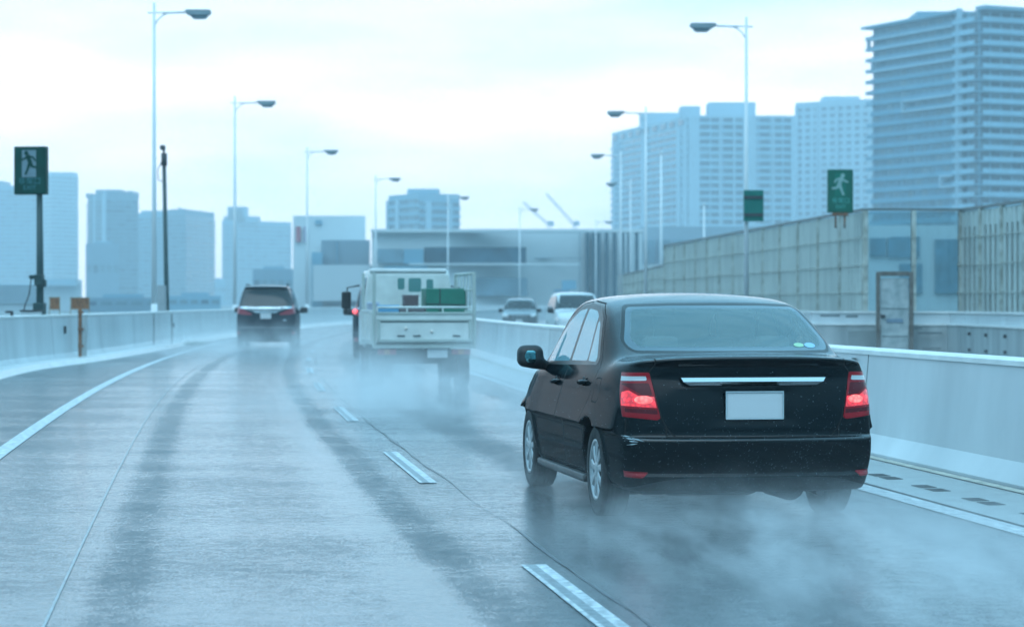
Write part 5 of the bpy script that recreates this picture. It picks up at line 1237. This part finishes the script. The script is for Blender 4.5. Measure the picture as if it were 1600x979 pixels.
b = MB(); b.lathe([(.001, -.03), (.05, -.025), (.06, 0)], 'Y', (-.875, .02, 1.18), 12); b.build('lit_lamp', lit_mat('lit tail lamp far', (1.0, .10, .12), 2.2), V2)

# ---------------------------------------------------------------- oncoming cars (front towards the camera = local -Y)
def oncoming(label, m, hgt, wid, lower=None, dark_lower=False):
    t = thing('oncoming_car', label, 'car', (0, 0, 0)); k = hgt / 1.62; hw = wid / 2
    Tz = pchip([(-.05, .78 * k), (.15, .88 * k), (.5, .98 * k), (1.05, 1.06 * k), (1.4, 1.30 * k), (1.75, 1.52 * k), (2.1, 1.60 * k), (3.0, 1.62 * k), (3.8, 1.55 * k), (4.2, 1.25 * k), (4.35, 1.0 * k)])
    Yf = pchip([(.15, .10), (.3, .02), (.5, 0), (.7, .02), (.85, .06), (1.0, .2), (1.7, .5)])
    WY = (.85, 3.45)
    def f(x, y, z):
        ax = np.abs(x); side = hw - .06 * np.clip((.7 - y) / .7, 0, 1) ** 2 - .05 * np.clip((y - 3.6) / .7, 0, 1) ** 2 - .02 * np.clip((z - .8) / .3, 0, 1) - .20 * np.clip((z - 1.0 * k) / (.6 * k), 0, 1.2) ** 1.3
        g = smax((Yf(z) + .22 * (ax / hw) ** 2.6) - y, ax - side, .08); g = smax(g, y - (4.35 - .1 * (ax / hw) ** 2), .1)
        g = smax(g, z - (Tz(y - .15 * (ax / hw) ** 2) - .04 * (ax / hw) ** 2), .08); g = smax(g, .2 - z, .04)
        for wy in WY: g = np.maximum(g, -np.maximum(np.sqrt((y - wy) ** 2 + (z - .32) ** 2) - .36, .55 - ax))
        return g
    s = Surf(f, (-hw - .08, -.08, .14), (hw + .08, 4.45, 1.75), .04); A = np.abs
    ws = lambda x, y, z: np.maximum(rpoly(A(x), z, [(-1.2, 1.08 * k), (hw * .82, 1.08 * k), (hw * .68, 1.52 * k), (-1.2, 1.55 * k)], .05), np.maximum(y - 2.2, .9 - y))
    sw = lambda x, y, z: np.maximum(rpoly(y, z, [(1.2, 1.07 * k), (3.9, 1.07 * k), (3.7, 1.45 * k), (2.0, 1.50 * k), (1.75, 1.42 * k)], .04), .45 - A(x))
    hl = lambda x, y, z: np.maximum(rpoly(A(x), z, [(hw * .62, .84), (hw * .66, .70), (hw + .1, .74), (hw + .1, .88)], .02), y - .7)
    gr = lambda x, y, z: np.maximum(rpoly(A(x), z, [(-1.2, .80), (hw * .55, .80), (hw * .60, .66), (hw * .5, .62), (-1.2, .62)], .02), y - .6)
    lo = lambda x, y, z: np.maximum(rpoly(A(x), z, [(-1.2, .50), (hw * .78, .50), (hw * .7, .26), (-1.2, .26)], .03), y - .6)
    for g_ in (ws, sw, hl, gr, lo): s.split(g_)
    x, y, z = s.cen(); lab = np.zeros(len(x), int)
    for i, g_ in enumerate((ws, sw, hl, gr, lo)): lab[g_(x, y, z) < 0] = i + 1
    low = (z < .80) & (lab == 0) if dark_lower else np.zeros(len(x), bool)
    s.part((lab == 0) & ~low, 'body', m, t)
    if dark_lower: s.part(low, 'lower_body', mat('dark grey lower body', (.05, .07, .08), .35), t)
    s.part(lab == 1, 'windscreen', M_WSGL, t); s.part(lab == 4, 'grille', M_PLASTIC, t, push=-.01); s.part(lab == 5, 'lower_grille', M_PLASTIC, t)
    b = MB()
    for q in range(3): b.box((0, .015, .65 + .06 * q), (hw * .95, .02, .018))
    b.build('grille_bar', M_CHROME, t)
    for sd in (-1, 1):
        sm = (x < 0) if sd < 0 else (x > 0)
        s.part((lab == 2) & sm, 'side_window', M_PRIV, t); s.part((lab == 3) & sm, 'headlight', M_CLEARL, t, push=.006); simple_mirror(t, sd, sd * (hw - .02), 1.55, 1.02 * k, M_PLASTIC, .11)
        for wy in WY: wheel(t, sd * (hw - .12), wy, .32, .2, sd, spokes=7)
    plate(t, 0, -.01, .50); rounded_solid('dashboard', rbox(0, 1.5, .92 * k, hw * .8, .3, .08, .05), (-hw, 1.1, .7), (hw, 1.9, 1.15), .06, M_PLASTIC, t)
    for hx in (-.36, .36): rounded_solid('front_seat', rbox(hx, 2.35, .95, .24, .09, .42, .07, -.15), (hx - .3, 2.1, .4), (hx + .3, 2.7, 1.45), .05, M_FABRIC, t)
    return t
O1 = oncoming('small oncoming silver car with dark lower front in the opposite lanes, right of the truck', M_GREYP, 1.62, 1.72, dark_lower=True)
O1.location = (px(811, 118), 118, 0); O1.rotation_euler = (0, 0, head(118) - R(2))
O2 = oncoming('oncoming white car half hidden behind the left side windows of the black sedan', M_WHITEP, 1.78, 1.74)
O2.location = (px(911, 84), 84, 0); O2.rotation_euler = (0, 0, head(84) + R(3))

# ---------------------------------------------------------------- flatbed truck
M_TW = mat('dull white truck paint', (.66, .70, .67), .35, var=.15, scale=3, coat=.3)
M_TG = mat('grey green truck metal', (.42, .48, .45), .45, var=.15, scale=4)
def truck():
    t = thing('truck', 'small white flatbed truck with loaded bed and open tail frame in the right lane', 'truck', (0, 0, 0))
    W = 1.66; hw = W / 2; zf, zg = .76, 1.30; Lb = 2.95
    # cab
    f = lambda x, y, z: smax(rbox(0, 3.75, 1.28, .80, .80, .69, .12)(x, y, z) + .0, (np.abs(x) - (.80 - .09 * np.clip((z - 1.2) / .7, 0, 1.2))), .04)
    s = Surf(f, (-.9, 2.85, .5), (.9, 4.65, 2.06), .035); A = np.abs
    rwn = [lambda x, y, z, a=a, b=b, c=c, d_=d_: np.maximum(rpoly(x, z, [(a, c), (b, c), (b, d_), (a, d_)], .02), y - 3.2) for a, b, c, d_ in ((-.20, -.08, 1.62, 1.82), (-.01, .21, 1.58, 1.82), (.30, .42, 1.60, 1.80))]
    sw = lambda x, y, z: np.maximum(rpoly(y, z, [(3.15, 1.28), (4.4, 1.22), (4.25, 1.80), (3.2, 1.84)], .05), .45 - A(x)); ws = lambda x, y, z: np.maximum(rpoly(A(x), z, [(-1, 1.2), (.70, 1.2), (.66, 1.82), (-1, 1.84)], .05), 4.2 - y)
    for g_ in rwn + [sw, ws]: s.split(g_)
    x, y, z = s.cen(); lab = np.zeros(len(x), int)
    for i, g_ in enumerate(rwn + [sw, ws]): lab[g_(x, y, z) < 0] = i + 1
    cab = s.part(lab == 0, 'cab', M_TW, t)
    for i in (1, 2, 3): s.part(lab == i, 'rear_window', mat('teal cab glass', (.10, .25, .24), .2), cab)
    s.part((lab == 4) & (x < 0), 'side_window', M_PRIV, cab, push=.004); s.part((lab == 4) & (x > 0), 'side_window', M_PRIV, cab, push=.004); s.part(lab == 5, 'windscreen', M_PRIV, cab)
    b = MB(); b.box((-.02, 3.02, 1.955), (1.34, .18, .06), bev=.02); b.build('roof_edge', M_CAP, cab)
    # mirrors
    for sd in (-1, 1):
        b = MB(); b.box((sd * 1.02, 4.15, 1.44), (.17, .09, .30), bev=.03); b.tube([(sd * .78, 4.2, 1.70), (sd * 1.0, 4.17, 1.66), (sd * 1.02, 4.16, 1.22), (sd * .80, 4.22, 1.14)], .014, 6); b.build('wing_mirror', M_PLASTIC, t)
    # bed
    b = MB(); b.box((0, Lb / 2, zf - .02), (W, Lb, .06)); b.box((0, 0.03, zf - .05), (W, .06, .10), bev=.01); b.build('bed_floor', M_TG, t)
    for sd in (-1, 1):
        b = MB(); b.box((sd * (hw - .015), Lb / 2, (zf + zg) / 2 - .03), (.03, Lb - .1, zg - zf - .06), bev=.004)
        for k in range(4): b.box((sd * (hw + .004), .4 + k * .72, (zf + zg) / 2 - .03), (.02, .05, zg - zf - .1))
        b.box((sd * (hw - .01), Lb / 2, zg - .045), (.045, Lb - .08, .04), bev=.005); b.build('side_gate', M_TW, t)
    b = MB(); b.box((0, .0, (zf + zg) / 2 - .05), (W - .10, .03, zg - zf - .08), bev=.004); tgp = b.build('tailgate', M_TW, t)
    b = MB()
    for zz, hh in ((zg - .075, .035), (zg - .185, .03), (zf + .025, .045)): b.box((0, -.02, zz), (W - .12, .03, hh), bev=.005)
    for xx in (-.74, .74): b.box((xx, -.02, (zf + zg) / 2 - .08), (.05, .03, zg - zf - .18), bev=.005)
    b.build('frame', M_TG, tgp)
    b = MB(); b.box((0, -.017, zg - .215), (W - .25, .006, .02)); b.build('seam_strip', mat('dark groove', (.10, .14, .14), .6), tgp)  # dark strip along the tailgate's horizontal seam
    b = MB(); b.tube([(-.76, .0, zg + .02), (.76, .0, zg + .02)], .018, 8)
    for xx in (-.76, -.28, .30, .76): b.tube([(xx, 0, zg - .08), (xx, 0, zg + .02)], .012, 6)
    b.build('top_rail', M_TW, tgp)
    for xx in (-.30, .12): b = MB(); b.lathe([(.001, -.012), (.026, -.012), (.028, .0)], 'Y', (xx, -.022, zg - .32 + (-.05 if xx > 0 else 0)), 12); b.build('reflector', mat('pale reflector', (.70, .66, .60), .3), tgp)
    for xx in (-.38, -.12, .52): b = MB(); b.box((xx, -.025, zf + .10), (.12, .02, .022), bev=.004); b.build('latch', M_PLASTIC, tgp)
    # tall stakes and rails
    for sd in (-1, 1):
        b = MB(); b.box((sd * (hw - .02), .02, (zf + 1.88) / 2 - .05), (.055, .055, 1.88 - zf + .1), bev=.008); b.build('stake', M_TG, t); b = MB(); b.box((sd * (hw - .03), 2.86, (zf + 1.90) / 2), (.05, .05, 1.90 - zf), bev=.008); b.build('stake', M_TG, t)
        if sd > 0:
            b = MB(); b.tube([(sd * (hw - .02), .02, 1.87), (sd * (hw - .03), 2.86, 1.88)], .022, 8); b.tube([(sd * (hw - .02), .02, 1.60), (sd * (hw - .03), 2.86, 1.62)], .016, 8)
            for k in range(5): b.tube([(sd * (hw - .03), .55 + k * .5, 1.3), (sd * (hw - .03), .55 + k * .5, 1.87)], .014, 6)
            b.build('side_rail', M_TG, t)
    # chassis
    b = MB(); b.box((-.36, 1.9, .60), (.08, 3.6, .16)); b.box((.36, 1.9, .60), (.08, 3.6, .16)); b.box((0, .12, .56), (1.5, .06, .14), bev=.01); b.box((0, .9, .45), (.9, .12, .12)); b.box((-.5, 1.9, .5), (.3, .7, .28), bev=.03); b.build('chassis', M_DARK, t)
    b = MB()
    for sd in (-1, 1): b.box((sd * .63, .98, .36), (.36, .02, .40))
    b.build('mudguard', M_PLASTIC, t)
    pl = plate(t, .22, .07, .585)
    text_mesh('・・ ・・', .10, .002, M_PLTXT, pl, (.22, .062, .57), 'plate_marks') if False else None
    for sd in (-1, 1):
        b = MB(); b.box((sd * .60, .07, .60), (.30, .05, .095), bev=.01); tl = b.build('tail_lamp', mat('dull red lamp lens', (.34, .03, .05)), t)
        b = MB(); b.box((sd * .60, .043, .60), (.09, .012, .08)); b.build('amber_lens', mat('amber lens', (.45, .16, .05), .3), tl)
    for xx in (-.73, -.36, .34): b = MB(); b.lathe([(.001, -.02), (.03, -.02), (.035, .02)], 'Y', (xx, .06, .685), 12); b.build('marker_lamp', M_CLEARL, t)
    for sd in (-1, 1):
        wheel(t, sd * .70, .98, .31, .22, sd, spokes=5); wheel(t, sd * .70, 3.75, .33, .20, sd, spokes=5)
    return t
TRK = truck(); TY = 39.0
TRK.location = (px(663, TY), TY, 0); TRK.rotation_euler = (0, 0, R(7.2))
def onbed(x, y, z=.775):
    v = Matrix.Rotation(TRK.rotation_euler.z, 4, 'Z') @ Vector((x, y, z)); return TRK.location + v
rz_ = TRK.rotation_euler.z
t = thing('crate', 'large green covered crate at the right of the truck bed', 'crate', onbed(.49, 1.9), rz_)
b = MB(); b.box((0, 0, .43), (.66, .95, .86), bev=.02); b.build('box', mat('green tarpaulin', (.012, .16, .11), .45, scale=6, bump=.3), t)
b = MB(); b.box((.355, .0, .42), (.03, .9, .8), bev=.01); b.build('side_cover', mat('grey green sheet', (.14, .22, .22), .5), t)
b = MB(); b.tube([(-.335, -.48, .6), (.335, -.48, .58)], .008, 6); b.tube([(-.1, -.482, .01), (-.1, -.482, .86)], .008, 6); b.build('strap', M_DARK, t)
for lab, x_, y_, w_, h_, c_, zb_ in (('dark brown box stacked on the grey box in the truck bed', -.08, 1.75, .24, .22, (.10, .075, .08), .50), ('wide grey brown box in the middle of the truck bed', -.05, 1.7, .46, .50, (.12, .11, .12), 0),
                             ('blue topped low container in the truck bed left of the brown box', -.46, 1.7, .34, .55, (.10, .30, .48), 0), ('pale lilac grey box at the left end of the truck bed', -.70, 1.9, .18, .60, (.36, .40, .47), 0)):
    t = thing('box', lab, 'box', onbed(x_, y_, .775 + zb_), rz_)
    b = MB(); b.box((0, 0, h_ / 2), (w_, .4, h_), bev=.012); b.build('carton', mat('load ' + lab[:12], c_, .6, scale=8), t)
    b = MB(); b.box((0, 0, h_ + .012), (w_ + .015, .415, .035), bev=.006); b.build('lid', mat('load lid ' + lab[:12], [min(1, q * 1.35 + .02) for q in c_], .5), t)
# ================================================================ spray thrown up by the tyres, and the rainy air
def spray(name, label, loc, rz, x0, x1, y0, y1, z1, D, w0, ws, h0, hs, nscale=.9, yr=1.6, seed=0.0, col=(.97, .985, 1.0)):
    m, n, l = new_mat('spray ' + label[:20])
    n.remove(n['Principled BSDF']); o = n['Material Output']; pv = n.new('ShaderNodeVolumePrincipled'); pv.inputs['Color'].default_value = (*col, 1); pv.inputs['Anisotropy'].default_value = 0.1
    l.new(pv.outputs[0], o.inputs['Volume'])
    t = n.new('ShaderNodeTexCoord'); sp = n.new('ShaderNodeSeparateXYZ'); l.new(t.outputs['Object'], sp.inputs[0])
    def M(op, a, b=None, clamp=False):
        q = n.new('ShaderNodeMath'); q.operation = op; q.use_clamp = clamp
        for i, v in enumerate((a, b)):
            if v is None: continue
            if isinstance(v, (int, float)): q.inputs[i].default_value = v
            else: l.new(v, q.inputs[i])
        return q.outputs[0]
    X, Y, Z = sp.outputs
    back = M('MAXIMUM', M('MULTIPLY', Y, -1.0), 0.0)
    hh = M('ADD', M('MULTIPLY', back, hs), h0); zz = M('DIVIDE', Z, hh); ez = M('POWER', 2.718, M('MULTIPLY', M('MULTIPLY', zz, zz), -1.0))
    ww = M('ADD', M('MULTIPLY', back, ws), w0); xx = M('DIVIDE', M('ABSOLUTE', X), ww); x4 = M('POWER', xx, 3.0); ex = M('POWER', 2.718, M('MULTIPLY', x4, -1.0))
    L1 = n.new('ShaderNodeMapRange'); L1.interpolation_type = 'SMOOTHSTEP'; l.new(Y, L1.inputs[0]); L1.inputs[1].default_value = y0; L1.inputs[2].default_value = y0 * .35; 
    L2 = n.new('ShaderNodeMapRange'); L2.interpolation_type = 'SMOOTHSTEP'; l.new(Y, L2.inputs[0]); L2.inputs[1].default_value = y1; L2.inputs[2].default_value = y1 - yr
    no = n.new('ShaderNodeTexNoise'); no.inputs['Scale'].default_value = nscale; no.inputs['Detail'].default_value = 5; no.inputs['Roughness'].default_value = .72; no.inputs['Distortion'].default_value = .15
    mp_ = n.new('ShaderNodeMapping'); mp_.inputs['Scale'].default_value = (1, .28, 1.1); mp_.inputs['Location'].default_value = (seed, seed * 2, 0); l.new(t.outputs['Object'], mp_.inputs[0]); l.new(mp_.outputs[0], no.inputs[0])
    nr = n.new('ShaderNodeMapRange'); nr.inputs[1].default_value = .43; nr.inputs[2].default_value = .68; nr.inputs[3].default_value = .03; nr.inputs[4].default_value = 2.6; l.new(no.outputs[0], nr.inputs[0])
    d = M('MULTIPLY', M('MULTIPLY', M('MULTIPLY', ez, ex), M('MULTIPLY', L1.outputs[0], L2.outputs[0])), M('MULTIPLY', nr.outputs[0], D))
    l.new(d, pv.inputs['Density'])
    b = MB(); b.box(((x0 + x1) / 2, (y0 + y1) / 2, z1 / 2 + .012), (x1 - x0, y1 - y0, z1))
    ob = b.build(name, m, None, loc, rz); tag(ob, label, 'spray', kind='stuff')
    return ob
p = SED.location; a = R(9.2)
spray('spray', 'fine white water spray drifting low behind the black sedan', (p.x, p.y, 0), a, -3.2, 3.2, -7.5, 4.6, 1.0, .50, 1.05, .14, .20, .024, nscale=3.2)
if 'TRK' in globals():
    p = TRK.location; spray('spray', 'thick white water spray trailing behind the white truck', (p.x, p.y, 0), TRK.rotation_euler.z, -4.5, 4.5, -16, .2, 2.2, .36, 1.5, .12, .34, .032, nscale=.8, seed=3, yr=6.5)
    p = VAN.location; spray('spray', 'thick white water spray trailing behind the dark minivan', (p.x, p.y, 0), VAN.rotation_euler.z, -4, 4, -18, .2, 2.2, .20, 1.5, .1, .34, .03, nscale=.6, seed=7, yr=8)
hm, n, l = new_mat('rainy air'); n.remove(n['Principled BSDF']); pv = n.new('ShaderNodeVolumePrincipled'); pv.inputs['Color'].default_value = (.88, .95, .99, 1)
pv.inputs['Density'].default_value = .00070; pv.inputs['Anisotropy'].default_value = .0; l.new(pv.outputs[0], n['Material Output'].inputs['Volume'])
b = MB(); b.box((0, 1000, 48), (2400, 2100, 99)); hz = b.build('haze', hm); hz['kind'] = 'stuff'

# thin film of fine spray hanging over the whole carriageway
m, n, l = new_mat('fine road mist'); n.remove(n['Principled BSDF']); pv = n.new('ShaderNodeVolumePrincipled'); pv.inputs['Color'].default_value = (.96, .985, 1.0, 1); pv.inputs['Density'].default_value = .0035; l.new(pv.outputs[0], n['Material Output'].inputs['Volume'])
b = MB(); V = []; F = []; dd = [30 + 8 * i for i in range(31)]
for d in dd:
    for o, z in ((-8.6, .014), (8.8, .014), (8.8, .80), (-8.6, .80)): V.append(rp(d, o, z))
for i in range(len(dd) - 1):
    for k in range(4): F.append((i * 4 + k, i * 4 + (k + 1) % 4, (i + 1) * 4 + (k + 1) % 4, (i + 1) * 4 + k))
F += [(0, 1, 2, 3), tuple(range(len(V) - 1, len(V) - 5, -1))]
b._add(V, F); o = b.build('road_mist', m); tag(o, kind='stuff')

# drops flung up behind the sedan
b = MB(); M_DROP = mat('water drop', (.45, .60, .68), .1)
for i in range(5500):
    yy = rnd.uniform(-3.2, .4) if rnd.random() < .75 else rnd.uniform(.4, 3.8); xx = rnd.gauss(0, .75) if yy < .1 else rnd.choice((-1, 1)) * rnd.uniform(.88, 1.5); zz = abs(rnd.gauss(0, .42)) + .03
    r_ = rnd.uniform(.0004, .0011); q = Vector((xx, yy, zz)); e = r_ * rnd.uniform(1, 2.2)
    b._add([q + Vector((r_, 0, 0)), q + Vector((-r_, 0, 0)), q + Vector((0, r_, 0)), q + Vector((0, -r_, 0)), q + Vector((r_ * .6, 0, e)), q + Vector((-r_ * .6, 0, -e))], [(0, 2, 4), (2, 1, 4), (1, 3, 4), (3, 0, 4), (2, 0, 5), (1, 2, 5), (3, 1, 5), (0, 3, 5)])
o = b.build('water_drops', M_DROP, None, SED.location, SED.rotation_euler.z, fixn=False); tag(o, 'fine water drops in the air around the rear of the black sedan', 'water drops', kind='stuff')
